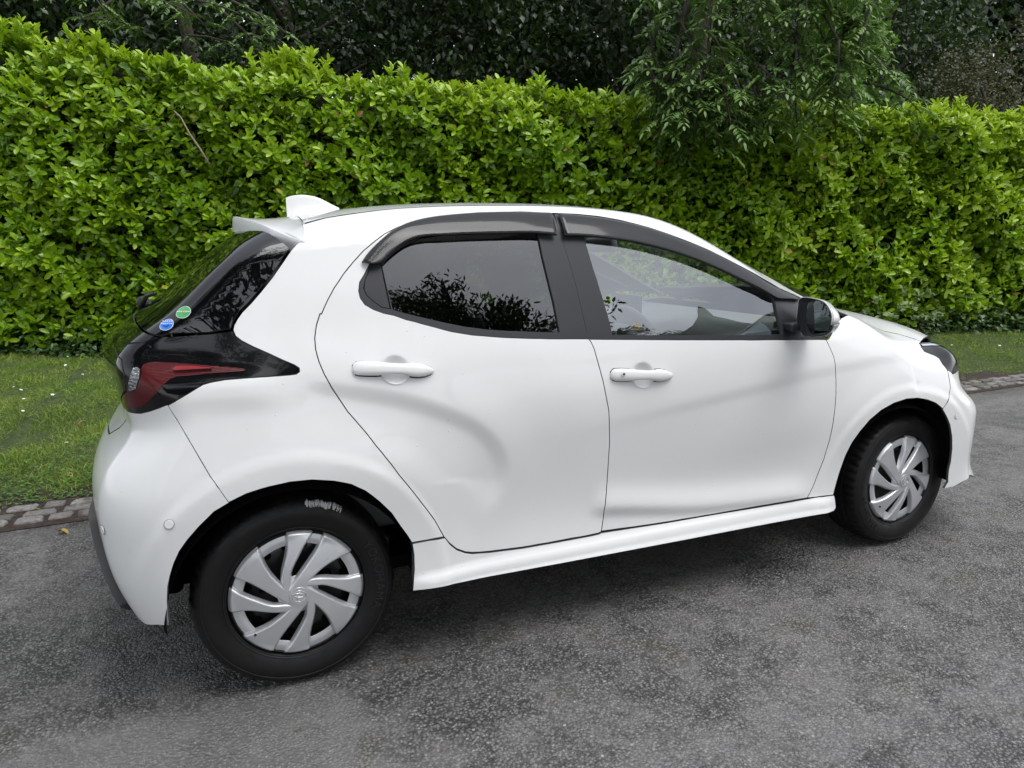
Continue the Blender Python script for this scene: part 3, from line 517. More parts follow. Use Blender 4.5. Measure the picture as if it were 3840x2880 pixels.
panel('red_lens', 'red', (-.60, -.78, .25), .010, .0015, M['red'], lamp, gap=0, fl=.003)
panel('clear_lens', 'clear', (-.75, -.65, .25), .006, .0035, M['clear'], lamp, gap=0, fl=.003)
panel('lens_blade', 'tick', (-.4, -.9, .25), .006, .009, M['tick'], lamp, gap=0, fl=.008)
# added black strips below the shut lines, painting the shade inside the gaps
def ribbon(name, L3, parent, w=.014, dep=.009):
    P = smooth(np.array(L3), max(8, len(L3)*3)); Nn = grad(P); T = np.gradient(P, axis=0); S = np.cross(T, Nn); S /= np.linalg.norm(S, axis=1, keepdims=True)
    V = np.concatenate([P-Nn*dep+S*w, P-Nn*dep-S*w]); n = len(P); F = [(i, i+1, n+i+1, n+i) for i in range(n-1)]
    return mesh(name, V, F, parent, M['rubber_shade'], True)
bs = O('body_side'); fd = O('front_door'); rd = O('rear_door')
gap_lines = [('gap_shade', O('rear_door')), ('gap_shade', O('front_door'))]
for k, (nm, L) in enumerate(gap_lines): near.append(ribbon(nm, np.vstack([L, L[:1]]) if k < 2 else L, car))
near.append(ribbon('gap_shade', O('rear_frame')[:5], rdoor if 0 else car))
for L in (O('hood')[:8],): near.append(ribbon('gap_shade', L, car, .010))
# ---- door handles
FLIPR = True
def handle(cen, L, R, parent, keyhole=False):
    c, a, b = [np.array(v)/1000 for v in (cen, L, R)]; P = grad(np.array([c]))[0]; ln = np.linalg.norm(b-a); T = (b-a)/ln; U = np.cross(T, P); U *= np.sign(U[2]); P = np.cross(T, U); P *= -np.sign(P[1])
    # recess dish behind the grip
    V = []; F = []; nr, ns = 8, 28; c2 = a+T*ln*.52; ha, hb = ln*.195, .046
    C0 = c2+P*.0012
    for i in range(nr+1):
        r = i/nr
        for j in range(ns):
            th = 2*math.pi*j/ns; q = c2+T*math.cos(th)*ha*r+U*math.sin(th)*hb*r; s, _h = cast(np.array([q+P*.08]), np.array([-P]), 0, .2, 40)
            V.append(s[0]+P*.0012)
    for i in range(nr):
        for j in range(ns): F.append((i*ns+j, (i+1)*ns+j, (i+1)*ns+(j+1) % ns, i*ns+(j+1) % ns) if FLIPR else (i*ns+j, i*ns+(j+1) % ns, (i+1)*ns+(j+1) % ns, (i+1)*ns+j))
    # dished normals: the cup is built 9 mm deep in front of nothing, so sink it and let a rim stand on the skin
    for i in range(nr+1):
        r = i/nr; d = .0035*(1-r*r)
        for j in range(ns): V[i*ns+j] = V[i*ns+j]+P*(.0006+ .0016*math.exp(-((r-.93)/.07)**2)) - P*0*d
    NN = []
    for i in range(nr+1):
        r = i/nr
        for j in range(ns):
            th = 2*math.pi*j/ns; k = .85*r*(1-r**6)*1.2; NN.append(P-(T*math.cos(th)*.6+U*math.sin(th))*k)
    NN = [v/np.linalg.norm(v) for v in NN]
    mesh('handle_recess', V, F, parent, M['paint'], True, NN)
    # grip: lofted bar, blunt rear end, pointed front end
    st = [(0, .35), (.02, .75), (.06, .95), (.15, 1), (.30, .98), (.38, .82), (.5, .74), (.62, .76), (.72, .98), (.80, 1.0), (.88, .85), (.95, .55), (.99, .22), (1, .06)]
    bm = bmesh.new(); loops = []
    for s, w in st:
        q = a+T*ln*s; so_, _h = cast(np.array([q+P*.08]), np.array([-P]), 0, .2, 40); q = so_[0]; hh = .0215*w; lift = .010+.016*math.sin(math.pi*min(max(s, .0), 1))**.5; mid = .35 < s < .68
        base = .012 if mid else -.002
        lp = []
        for k in range(12):
            th = 2*math.pi*k/12; lp.append(tuple(q+U*(math.cos(th)*hh-.0015)+P*((lift+base)/2+(lift-base)/2*math.sin(th)*(.9 if w > .5 else .7))))
        loops.append(lp)
    loft(bm, loops, True, True, True); outward(bm); h = bmo('door_handle', bm, parent, M['paint'], auto=50)
    # dark shadow gap round the foot of the grip
    V = []; F = []; n = 48
    for j in range(n):
        s = j/(n//2) if j <= n//2 else 2-j/(n//2); w = np.interp(s, [q[0] for q in st], [q[1] for q in st]); sg = 1 if j <= n//2 else -1
        q = a+T*ln*(s*1.012-.006)+U*sg*(.0215*w+.0022)-U*.0015; so_, _h = cast(np.array([q+P*.08]), np.array([-P]), 0, .2, 40); V.append(so_[0]+P*.0010)
    mesh('handle_gap', V, [tuple(range(n))], h, M['rubber_shade'], False)
    if keyhole:
        q = a+T*ln*.16; so_, _h = cast(np.array([q+P*.08]), np.array([-P]), 0, .2, 40); q = so_[0]+P*.0225; bm = bmesh.new()
        Mx = Matrix.Translation(q) @ Vector(P).to_track_quat('Z', 'Y').to_matrix().to_4x4()
        bmesh.ops.create_cone(bm, cap_ends=True, segments=24, radius1=.0075, radius2=.0068, depth=.003, matrix=Mx); kk = bmo('key_lock', bm, h, M['chrome'])
        bm = bmesh.new(); bmesh.ops.create_cone(bm, cap_ends=True, segments=20, radius1=.0045, radius2=.0045, depth=.0042, matrix=Mx); bmo('key_slot', bm, h, M['rubber_shade'])
handle(*OUT['handle_rear'], rdoor); handle(*OUT['handle_front'], fdoor, True)
# ---- smoked rain visors over the door windows
def visor(up, lo, parent):
    U, L = smooth(O(up), 60), smooth(O(lo), 60); Nn = grad(U); rows = []
    for t in (0, .06, .18, .35, .55, .75, .92, 1.0): rows.append(U+(L-U)*t+Nn*(.005*math.sin(math.pi*t**.6)))
    rows.append(L-np.array([0, -.006, .001]))
    V = np.concatenate(rows); n = 60; F = [(r*n+i, r*n+i+1, (r+1)*n+i+1, (r+1)*n+i) for r in range(len(rows)-1) for i in range(n-1)]
    o = mesh('rain_visor', V, F, parent, M['visor'], True); sm = o.modifiers.new('s', 'SOLIDIFY'); sm.thickness = .003; return o
visor('visor_rear_up', 'visor_rear_lo', rdoor); visor('visor_front_up', 'visor_front_lo', fdoor)
# ---- door mirror
def door_mirror():
    e = empty('door_mirror', (0, 0, 0)); e.parent = car; del_ = 0
    F0, Gl, Fr = O('mir_frame'), O('mir_glass'), O('mir_front')
    nn = np.array([-.2163, -.0688*0, 0]); n = np.array([-.953, .303, 0])   # mirror faces back and inwards
    if n[0] > 0: n = -n
    def rs(P, k=40):
        Q = smooth(np.vstack([P, P[:1]]), k+1)[:-1]; c = Q.mean(0); an = np.arctan2(Q[:, 2]-c[2], -(Q[:, 1]-c[1])); i = an.argmin(); return np.roll(Q, -i, 0) if 1 else Q
    a, g, f = rs(F0), rs(Gl), rs(Fr)
    bm = bmesh.new(); gi = g*.0+g-n*.010; mid = (a+g)/2; loft(bm, [a-n*.006, a+n*.0, a*.93+g*.07+n*.002, mid-n*.001, g-n*.008, gi]); bmo('mirror_surround', bm, e, M['satin'], auto=40)
    bm = bmesh.new(); bm.faces.new([bm.verts.new(p) for p in g-n*.009]); bmo('mirror_glass', bm, e, M['mirror'])
    # shell: upper white cap, lower black, lamp strip between
    K = 9; rings = []
    for k in range(K+1):
        t = k/K; w = 1-.30*t**5; q = a+(f-a)*t; c = q.mean(0); rings.append(c+(q-c)*w)
    zc = 1.043
    def shell(nm, m, keep, lift=0.):
        bm = bmesh.new(); vs = {}
        def gv(r, i):
            if (r, i) not in vs:
                p = rings[r][i]; c = rings[r].mean(0); d = p-c; d[0] = 0; d = d/max(np.linalg.norm(d), 1e-6); vs[(r, i)] = bm.verts.new(p+d*lift)
            return vs[(r, i)]
        for r in range(K):
            for i in range(40):
                j = (i+1) % 40; z = (rings[r][i][2]+rings[r+1][j][2])/2; y = (rings[r][i][1]+rings[r+1][j][1])/2
                if keep(z, y, r): bm.faces.new((gv(r, i), gv(r, j), gv(r+1, j), gv(r+1, i)))
        if nm != 'indicator': 
            pass
        bmesh.ops.recalc_face_normals(bm, faces=bm.faces); o = bmo(nm, bm, e, m, smooth=True); sd = o.modifiers.new('s', 'SOLIDIFY'); sd.thickness = .003; return o
    shell('mirror_cap', M['paint'], lambda z, y, r: z >= zc-.0, .003)
    shell('mirror_base', M['satin'], lambda z, y, r: z < zc)
    bm = bmesh.new(); bm.faces.new([bm.verts.new(p) for p in rings[-1]]); bmo('mirror_front', bm, e, M['paint'])
    shell('indicator', M['clear'], lambda z, y, r: zc-.026 < z < zc+.004 and y < -.955 and r >= 1, .0055)
    # stalk and triangular sail patch
    bm = bmesh.new(); box(bm, (1.86, -.765, 1.012), (.09, .12, .030), R_(-10), .008); bmo('mirror_stalk', bm, e, M['satin'], auto=40)
    return e
dm = door_mirror()
# ---- shark fin aerial on the rear of the roof
def aerial():
    sil = [(.108, 1.449), (.117, 1.470), (.116, 1.508), (.140, 1.514), (.199, 1.515), (.235, 1.506), (.271, 1.488), (.306, 1.471)]
    base = [(.108, 1.449), (.306, 1.471)]; bm = bmesh.new(); loops = []
    n = 14
    zt = spl([s[0] for s in sil[2:]], [s[1] for s in sil[2:]], None)
    for k in range(9):
        y = -1+k/4
    xs = np.linspace(.112, .306, n)
    for x in xs:
        zb = float(Zt(np.array(x), np.array(0.)))-.004; top = float(ev(zt, np.array(max(x, .118)))) if x > .118 else 1.505
        w = .030*math.sin(math.pi*min(1, (x-.10)/.26)**.8)**.6 * (1 if x < .30 else .3); hh = max(top-zb, .004); lp = []
        for t, f in ((0, 1), (.08, .86), (.3, .45), (.6, .24), (.85, .15), (.96, .09), (1, 0)): lp.append((x, -w*f, zb+hh*t))
        for t, f in ((.96, .09), (.85, .15), (.6, .24), (.3, .45), (.08, .86), (0, 1)): lp.append((x, w*f, zb+hh*t))
        loops.append(lp)
    loft(bm, loops, True, True, True); outward(bm); return bmo('roof_aerial', bm, roof, M['paint'], auto=45)
aerial()
# ---- rear spoiler
def spoiler():
    ys = np.linspace(-.612, .612, 49)
    cx = spl([0, .22, .36, .47, .56, .60, .64], [-.105, -.066, -.018, .022, .066, .084, .105], None)
    cx = spl([0, .22, .36, .47, .56, .60, .64], [-.075, -.030, .008, .041, .073, .086, .10], None)
    cz = spl([0, .22, .36, .47, .56, .60, .64], [1.436, 1.415, 1.393, 1.370, 1.351, 1.344, 1.335], None)
    lz = spl([0, .22, .36, .48, .60, .64], [1.377, 1.364, 1.344, 1.321, 1.297, 1.288], None)
    jx = spl([0, .25, .45, .52, .56, .60, .62, .64], [.150, .148, .135, .118, .110, .108, .102, .090], None)
    loops = []
    for y in ys:
        a = abs(y); xe, ze, zl, xj = [float(ev(s, np.array(a))) for s in (cx, cz, lz, jx)]
        P, h = cast(np.array([[xj, y, 1.9]]), np.array([[0, 0, -1.]]), 0, 1, 300); zj = P[0][2]+.0015 if h[0] else ze
        if a > .55: zj = min(zj, 1.40)
        lp = []
        for t in (0, .15, .35, .55, .75, .9): 
            x = xj+(xe-xj)*t; z = zj+(ze-zj)*t-.010*math.sin(math.pi*t)*(1-a/.7); lp.append((x, y, z))
        lp += [(xe+.006, y, ze+.001), (xe-.001, y, ze-.001), (xe-.004, y, ze-.007), (xe-.006, y, ze*.5+zl*.5), (xe-.007, y, zl+.004), (xe-.002, y, zl), (xe+.05, y, zl-.004+.0), (min(xj, xe+.10), y, min(zl+.02, zj-.01))]
        loops.append(lp)
    bm = bmesh.new(); loft(bm, loops, True, True, True); outward(bm); s = bmo('spoiler', bm, tg, M['paint'], auto=35); print('spoiler vol', sum((p.center.dot(p.normal))*p.area for p in s.data.polygons))
    b = bmesh.new(); box(b, (-.035, 0, 1.392), (.012, .30, .012), 0, .003); bmo('stop_lamp', b, s, M['tick'])
    return s
spoiler()
# dark skin under the spoiler so that no light shows between roof and glass
Pk = [p for p in O('hatch_glass')]
# ---- rear wiper knuckle
bm = bmesh.new(); q0 = Vector((-.392, 0.02, 1.128)); box(bm, q0, (.062, .05, .042), 0, .014, Matrix.Rotation(R_(40), 4, 'Y')); o1 = bmo('rear_wiper', bm, hg, M['satin'], auto=50)
bm = bmesh.new(); tube(bm, [(-.41, .0, 1.12), (-.375, -.10, 1.165), (-.34, -.22, 1.178)], [.010, .008, .006]); bmo('wiper_arm', bm, o1, M['satin'], smooth=True)
# ---- parking sensors
for k, (c, nm) in enumerate(zip(OUT['sensor'], ('rear', 'rear', 'front'))):
    c = np.array(c)/1000; g = grad(np.array([c]))[0]; Mx = Matrix.Translation(c+g*.0012) @ Vector(g).to_track_quat('Z', 'Y').to_matrix().to_4x4(); bm = bmesh.new()
    bmesh.ops.create_circle(bm, segments=32, radius=.0135, cap_ends=True, matrix=Mx); p = bf if k == 2 else br; rg = bmo('sensor_ring', bm, p, M['greytrim'])
    bm = bmesh.new(); bmesh.ops.create_cone(bm, cap_ends=True, segments=32, radius1=.0118, radius2=.011, depth=.002, matrix=Mx @ Matrix.Translation((0, 0, .001))); bmo('parking_sensor', bm, p, M['paint'])
# ---- stickers on the rear window
def sticker(key, m, rim):
    P = np.array(OUT[key])/1000; c, l, r, t, b = P; g = grad(np.array([c]))[0]; X = (r-l); X -= g*(X@g); hx = np.linalg.norm(X)/2; X /= 2*hx; Y = np.cross(g, X); hy = .5*abs((t-b)@Y)
    hx = hy = max(hx, hy)*.84
    # the disc stands upright on the glass: 'up' is up the slope
    Y = np.array([0, 0, 1.])-g*g[2]; Y /= np.linalg.norm(Y); X = np.cross(Y, g)
    if X[1] > 0: pass
    def disc(nm, rad, off, mm, par):
        V = [c]; 
        for ring in (.5, 1):
            for k in range(32):
                th = k*math.pi/16; V.append(c+X*math.cos(th)*rad*ring+Y*math.sin(th)*rad*ring)
        V = np.array(V); s, h = cast(V+g*.06, np.tile(-g, (len(V), 1)), 0, .2, 150); V = np.where(h[:, None], s, V)+g*off
        F = [(0, 1+k, 1+(k+1) % 32) for k in range(32)]+[(1+k, 33+k, 33+(k+1) % 32, 1+(k+1) % 32) for k in range(32)]
        return mesh(nm, V, F, par, mm, True)
    a = disc('round_sticker', hx, .0022, rim, hg); disc('sticker_face', hx*.93, .0027, m, a)
    Mx = Matrix(((X[0], Y[0], g[0], c[0]), (X[1], Y[1], g[1], c[1]), (X[2], Y[2], g[2], c[2]), (0, 0, 0, 1)))
    return a, Mx, hx
a, Mx, h = sticker('blue_sticker', M['blue'], M['white'])
text('sticker_stars', '★★★★★', h*.33, Mx @ Matrix.Translation((0, h*.5, .0036)), a, M['white'], .0002)
text('sticker_text', '低排出ガス車', h*.30, Mx @ Matrix.Translation((0, h*.08, .0036)), a, M['white'], .0002)
text('sticker_text', '平成30年基準\n75%低減', h*.2, Mx @ Matrix.Translation((0, -h*.35, .0036)), a, M['navy'], .0002)
a, Mx, h = sticker('green_sticker', M['green'], M['white'])
text('sticker_text', '燃費基準', h*.27, Mx @ Matrix.Translation((-h*.38, .0, .0036)), a, M['white'], .0002)
text('sticker_text', '●', h*.6, Mx @ Matrix.Translation((h*.12, .0, .0036)), a, M['pink'], .0002)
text('sticker_text', '達成車', h*.27, Mx @ Matrix.Translation((h*.55, .0, .0036)), a, M['white'], .0002)
# ---- maker's sticker in the front window
P = np.array(OUT['maker_sticker'])/1000; c = P.mean(0); X = P[1]-P[0]; X /= np.linalg.norm(X); Y = P[0]-P[3]; Y /= np.linalg.norm(Y); g = np.cross(X, Y); Mx = Matrix(((X[0], Y[0], g[0], c[0]), (X[1], Y[1], g[1], c[1]), (X[2], Y[2], g[2], c[2]), (0, 0, 0, 1)))
Mx = Mx @ Matrix.Translation((0, 0, .008))
t_ = text('window_sticker', 'TOYOTA', .0065, Mx @ Matrix.Translation((0, -.006, .001)), fdoor, M['gold'], .0002)
bm = bmesh.new(); W_, H_ = .018, .011
for x0, x1, y0, y1 in ((-W_, W_, H_-.0008, H_), (-W_, W_, -H_, -H_+.0008), (-W_, -W_+.0008, -H_, H_), (W_-.0008, W_, -H_, H_), (-.010, .010, .001, .008)):
    bm.faces.new([bm.verts.new(Mx @ Vector(p)) for p in ((x0, y0, .0005), (x1, y0, .0005), (x1, y1, .0005), (x0, y1, .0005))])
bmo('sticker_frame', bm, t_, M['gold'])
# ---- wheels
WR = .300
_hw_w = spl([.02, .04, .07, .11, .15, .192], [.027, .018, .0165, .0215, .032, .049], None)
def hw_w(r): return ev(_hw_w, np.clip(r, .02, .195))
_hw_n = spl([.02, .036, .045, .07, .1, .15, .192], [-.03, -.002, .007, .0105, .0125, .020, .034], None)
def hw_n(r): return ev(_hw_n, np.clip(r, .02, .195))
_sw_w = spl([.02, .03, .06, .11, .15, .192], [52, 40, 20, 8, 3, 0], None)
def sw_w(r): return ev(_sw_w, np.clip(r, .02, .195))
_sw_n = spl([.02, .05, .1, .15, .192], [70, 46, 17, 4.5, 0], None)
def sw_n(r): return ev(_sw_n, np.clip(r, .02, .195))
COVER = []
def wheel_cover(w, phase):
    if COVER:
        c = COVER[0].copy(); COL.objects.link(c); c.parent = w; c.rotation_euler = (0, R_(phase), 0); return c
    RC = .1945; rs = np.r_[np.linspace(.0, .03, 5), np.linspace(.034, .186, 100), np.linspace(.188, RC, 5)]; nt_ = 960; TH = np.linspace(0, 2*math.pi, nt_, endpoint=False)
    Rg, Tg = np.meshgrid(rs, TH, indexing='ij'); dome = .012+.016*(1-(Rg/RC)**2)
    def blade(c0, sw, hw):
        best = np.full(Rg.shape, -1.); side_ = np.zeros(Rg.shape)
        for k in range(4):
            cth = np.radians(c0+90*k)+np.radians(sw(Rg)); dd = (Tg-cth+math.pi) % (2*math.pi)-math.pi; e = hw(Rg)-np.abs(dd)*Rg
            upd = e > best; best = np.where(upd, e, best); side_ = np.where(upd, dd*Rg, side_)
        return best, side_
    e1, s1 = blade(60, sw_w, hw_w); e2, s2 = blade(7, sw_n, hw_n); e2 = np.where(Rg < .034, -1, e2)
    e = np.maximum(e1, e2); hubm = ss(.034, .026, Rg); side_ = np.where(e1 > e2, s1, s2)
    up = ss(-.008, .001, e); dep = .016*ss(.03, .06, Rg)*(1-.35*ss(.15, .175, Rg))
    z = dome-(1-np.maximum(up, hubm))*dep + .0022*up*np.clip(-side_/.03, -1, 1)*ss(.04, .08, Rg)*(1-ss(.17, .19, Rg))
    z = z-.010*ss(.186, RC, Rg); hole = (e < -.0055) & (Rg > .058) & (Rg < .158)
    nr = len(rs); V = np.stack([np.cos(Tg)*Rg, -z, np.sin(Tg)*Rg], 2).reshape(-1, 3); F = []
    hv = hole
    for i in range(nr-1):
        for j in range(nt_):
            j2 = (j+1) % nt_
            if hv[i, j] and hv[i+1, j] and hv[i, j2] and hv[i+1, j2]: continue
            F.append((i*nt_+j, (i+1)*nt_+j, (i+1)*nt_+j2, i*nt_+j2))
    c = mesh('wheel_cover', V, F, None, M['silver'], True); c.data.set_sharp_from_angle(angle=R_(28)); sd_ = c.modifiers.new('s', 'SOLIDIFY'); sd_.thickness = .003; sd_.offset = -1 if 0 else 1; c.data.flip_normals() if 0 else None
    COVER.append(c); c.parent = w; c.rotation_euler = (0, R_(phase), 0); return c
def wheel(x, y, phase, steer=0., words=None, chalk=False):
    w = empty('wheel', (x, y, WR), 0); w.parent = car
    # local frame: axis along -y is outwards
    prof = [(.196, -.030), (.199, .004), (.206, .012), (.222, .019), (.245, .024), (.262, .023), (.276, .018), (.2865, .010), (.2935, -.002), (.2975, -.016), (.2995, -.034), (.300, -.060), (.300, -.110), (.2985, -.140), (.292, -.160), (.276, -.176), (.24, -.185), (.196, -.180)]
    # resample profile finer on the sidewall ridges
    n = 216; V = []; F = []
    for k in range(n):
        th = 2*math.pi*k/n
        for j, (r, d) in enumerate(prof):
            rr = r
            if 8 <= j <= 14: rr = r-(.0065 if (k % 4 == 0 and j in (8, 9, 10, 13, 14)) else (.003 if k % 4 == 1 and j in (7, 8) else 0))
            V.append((math.cos(th)*rr, -d, math.sin(th)*rr))
    m_ = len(prof)
    for k in range(n):
        for j in range(m_-1):
            a = k*m_+j; b = ((k+1) % n)*m_+j; F.append((a, b, b+1, a+1))
    t = mesh('tyre', V, F, w, M['tyre'], True); t.data.set_sharp_from_angle(angle=R_(40))
    # raised circumferential ribs on the sidewall and grooves in the tread
    bm = bmesh.new()
    for r, d, wd in ((.2035, .0105, .0012), (.2085, .0142, .0010), (.2690, .0215, .0012)):
        loft(bm, [[(math.cos(q)*(r-wd), -(d-.002), math.sin(q)*(r-wd)) for q in np.linspace(0, 2*math.pi, 96, endpoint=False)], [(math.cos(q)*r, -(d+.0016), math.sin(q)*r) for q in np.linspace(0, 2*math.pi, 96, endpoint=False)], [(math.cos(q)*(r+wd), -(d-.001), math.sin(q)*(r+wd)) for q in np.linspace(0, 2*math.pi, 96, endpoint=False)]])
    for d in (-.042, -.078, -.112):
        loft(bm, [[(math.cos(q)*.3008, -(d+s), math.sin(q)*.3008) for q in np.linspace(0, 2*math.pi, 96, endpoint=False)] for s in (.004, -.004)])
    bmo('tyre_rib', bm, t, M['rubber_shade'], smooth=True)
    if words:
        for s, th0, r, size, dr in words:
            # letters set one by one round the sidewall, tops outwards
            for k, ch in enumerate(s):
                th = R_(th0)-k*dr/r if 1 else 0
                c = Vector((math.cos(th)*r, -.0250, math.sin(th)*r)); up = Vector((math.cos(th), 0, math.sin(th))); nrm = Vector((0, -1, 0)); rt = up.cross(nrm)
                Mx = Matrix(((rt.x, up.x, nrm.x, c.x), (rt.y, up.y, nrm.y, c.y), (rt.z, up.z, nrm.z, c.z), (0, 0, 0, 1)))
                if ch != ' ': text('tyre_letter', ch, size, Mx, t, M['letter'], .0012)
    if chalk:
        rg = np.random.default_rng(3); bm = bmesh.new()
        q = lambda th, r: (math.cos(th)*r, -np.interp(r, [.262, .276, .2865, .2935, .2975], [.023, .018, .010, -.002, -.016])-.0013, math.sin(th)*r)
        for k in range(150):
            th = R_(60+22*rg.random()**.9); mid = .2845+.0015*math.sin(th*40); ra, rb = mid+rg.uniform(.000, .007), mid-rg.uniform(.001, .012); dth = rg.uniform(.002, .012)
            for a_, b_ in ((ra, (ra+rb)/2), ((ra+rb)/2, rb)): bm.faces.new([bm.verts.new(q(*p)) for p in ((th, a_), (th+dth, a_), (th+dth*rg.uniform(.4, 1), b_), (th, b_))])
        bmo('chalk_scuff', bm, t, M['chalk'])
    # black steel wheel behind the cover
    bm = bmesh.new(); seg = 64
    pr = [(.198, -.002), (.190, .010), (.184, -.012), (.180, -.050), (.168, -.052), (.150, -.034), (.135, -.026), (.10, -.038), (.06, -.040), (.0, -.040)]
    loft(bm, [[(math.cos(q)*r, -d, math.sin(q)*r) for q in np.linspace(0, 2*math.pi, seg, endpoint=False)] for r, d in pr[:-1]], cap1=True); nf = len(bm.faces)
    for k in range(16):
        th = 2*math.pi*(k+.5)/16; c = Vector((math.cos(th)*.141, .0262, math.sin(th)*.141)); bmesh.ops.create_circle(bm, segments=16, radius=.0115, cap_ends=True, matrix=Matrix.Translation(c+Vector((0, -.0015, 0))) @ Matrix.Rotation(R_(90), 4, 'X'))
    bm.faces.ensure_lookup_table()
    for f in bm.faces[nf:]: f.material_index = 1
    st = bmo('steel_rim', bm, w, M['steel'], auto=50); st.data.materials.append(M['liner'])
    # silver cover with four broad and four slim swept blades
    c = wheel_cover(w, phase)
    # hub emblem: three interlaced ovals on a round boss
    bm = bmesh.new()
    def oval(cx, cz, ax_, bz, wd, y0):
        n = 40; L = [[], [], []]
        for k in range(n):
            q = 2*math.pi*k/n; 
            for l, (f, dy) in enumerate(((-wd, 0), (0, .0012), (wd, 0))): L[l].append((cx+math.cos(q)*(ax_+f), y0-dy, cz+math.sin(q)*(bz+f)))
        loft(bm, L)
    y0 = -.0345; oval(0, 0, .0205, .0175, .0012, y0); oval(0, .0035, .0168, .0058, .0009, y0); oval(0, -.0012, .0058, .0140, .0009, y0)
    bmesh.ops.rotate(bm, verts=bm.verts, cent=(0, 0, 0), matrix=Matrix.Rotation(R_(phase*1.), 3, 'Y')) if 0 else None
    b = bmo('hub_emblem', bm, c, M['chrome'], smooth=True)
    bm = bmesh.new(); bmesh.ops.create_cone(bm, cap_ends=True, segments=48, radius1=.028, radius2=.0265, depth=.005, matrix=Matrix.Translation((0, -.0318, 0)) @ Matrix.Rotation(R_(90), 4, 'X')); bmo('hub_cap', bm, c, M['silver'], auto=40)
    # valve
    bm = bmesh.new(); th = R_(218); p = Vector((math.cos(th)*.165, 0, math.sin(th)*.165)); tube(bm, [p+Vector((0, .01, 0)), p+Vector((0, -.024, 0))], .004); bmo('valve', bm, w, M['rubber_shade'])
    w.rotation_euler = (0, 0, R_(steer)); return w
YW = -.745
w1 = wheel(0, YW, 12, words=[('YOKOHAMA', 30, .244, .040, .030)], chalk=True)
w2 = wheel(2.55, YW, 20, steer=2, words=[('BluEarth', 232, .240, .036, .024)])
for x in (0, 2.55):
    r = wheel(x, -YW, 10); r.rotation_euler = (0, 0, math.pi)
# ---- wheel arch liners and underbody
def liner(x, R, zc=.30):
    A = np.linspace(R_(-4), R_(184), 40)
    for sgn in (1, -1):
        bm = bmesh.new()
        L = [[(x+math.cos(t)*(R+dr), sgn*y, zc+math.sin(t)*(R+dr)*.985) for t in A] for y, dr in ((-.822, .0), (-.79, .012), (-.50, .012))]
        loft(bm, L, close=False); c = [(x+math.cos(t)*(R+.012), sgn*-.50, zc+math.sin(t)*(R+.012)) for t in A]; bm.faces.new([bm.verts.new(p) for p in c])
        bmo('wheel_arch_liner', bm, car, M['liner'], smooth=False)
liner(0, .352); liner(2.43, .352)
bm = bmesh.new(); box(bm, (1.21, 0, .27), (1.66, 1.50, .08), 0, .02); box(bm, (-.38, 0, .34), (.12, 1.16, .12), 0, .02); box(bm, (2.88, 0, .28), (.30, 1.25, .10), 0, .02); box(bm, (1.25, 0, .31), (3.2, .98, .06), 0, .02); bmo('underbody', bm, car, M['liner'])
bm = bmesh.new(); tube(bm, [(-.02, -.62, .30), (.30, -.60, .30)], .03); box(bm, (.27, -.66, .33), (.05, .08, .16), 0, .01); tube(bm, [(-.05, -.55, .20), (-.05, .55, .20)], .03); bmo('suspension_arm', bm, car, M['plastic'])
bm = bmesh.new(); box(bm, (2.80, 0, .52), (.5, .96, .42), 0, .02); bmo('engine_bay', bm, car, M['liner'])
# front face: grille, lower intake
bm = bmesh.new()
fp = []
for k, y in enumerate(np.linspace(-.52, .52, 21)):
    for z in (.26, .60): 
        P, h = cast(np.array([[4., y, z]]), np.array([[-1., 0, 0]]), 0, 2, 300); fp.append(bm.verts.new(P[0]+np.array([.006, 0, 0])))
for k in range(20): bm.faces.new((fp[2*k], fp[2*k+2], fp[2*k+3], fp[2*k+1]))
bmo('grille', bm, bf, M['plastic'])
# number plate is out of view at the back, the tailgate keeps its handle bar

# ---- cabin
cab = empty('cabin', (0, 0, 0)); cab.parent = car
bm = bmesh.new(); box(bm, (.95, 0, .32), (2.4, 1.42, .04)); bmo('floor_pan', bm, cab, M['liner'])
def dash():
    bm = bmesh.new(); loops = []
    for y in np.linspace(-.70, .70, 25):
        hump = .045*math.exp(-((y+.36)/.17)**2); loops.append([(2.12, y, .55), (1.70, y, .60), (1.60, y, .78), (1.585, y, .90+hump*.4), (1.62, y, .955+hump), (1.70, y, .985+hump), (1.85, y, .99+hump*.3), (2.15, y, 1.0), (2.3, y, .98)])
    loft(bm, loops, False); bmesh.ops.recalc_face_normals(bm, faces=bm.faces); d = bmo('dashboard', bm, cab, M['trim'], smooth=True)
    bm = bmesh.new(); box(bm, (1.60, .0, 1.03), (.02, .24, .14), 0, .006); bmo('display_screen', bm, cab, M['gloss'])
dash()
def steering():
    e = empty('steering_wheel', (1.44, -.36, .90)); e.parent = cab; e.rotation_euler = (0, R_(-64+90), 0)
    e.rotation_euler = (0, R_(66), 0); bm = bmesh.new(); tube(bm, [(math.cos(t)*.182, math.sin(t)*.182, 0) for t in np.linspace(0, 2*math.pi, 49)], .016, 10, False); bmo('rim', bm, e, M['trim'], smooth=True)
    bm = bmesh.new(); box(bm, (0, 0, .012), (.13, .15, .05), 0, .02); box(bm, (0, .11, 0), (.035, .12, .015), 0, .005); box(bm, (0, -.11, 0), (.035, .12, .015), 0, .005); box(bm, (.10, 0, 0), (.12, .04, .015), 0, .005); bmo('boss', bm, e, M['trim'], auto=40)
steering()
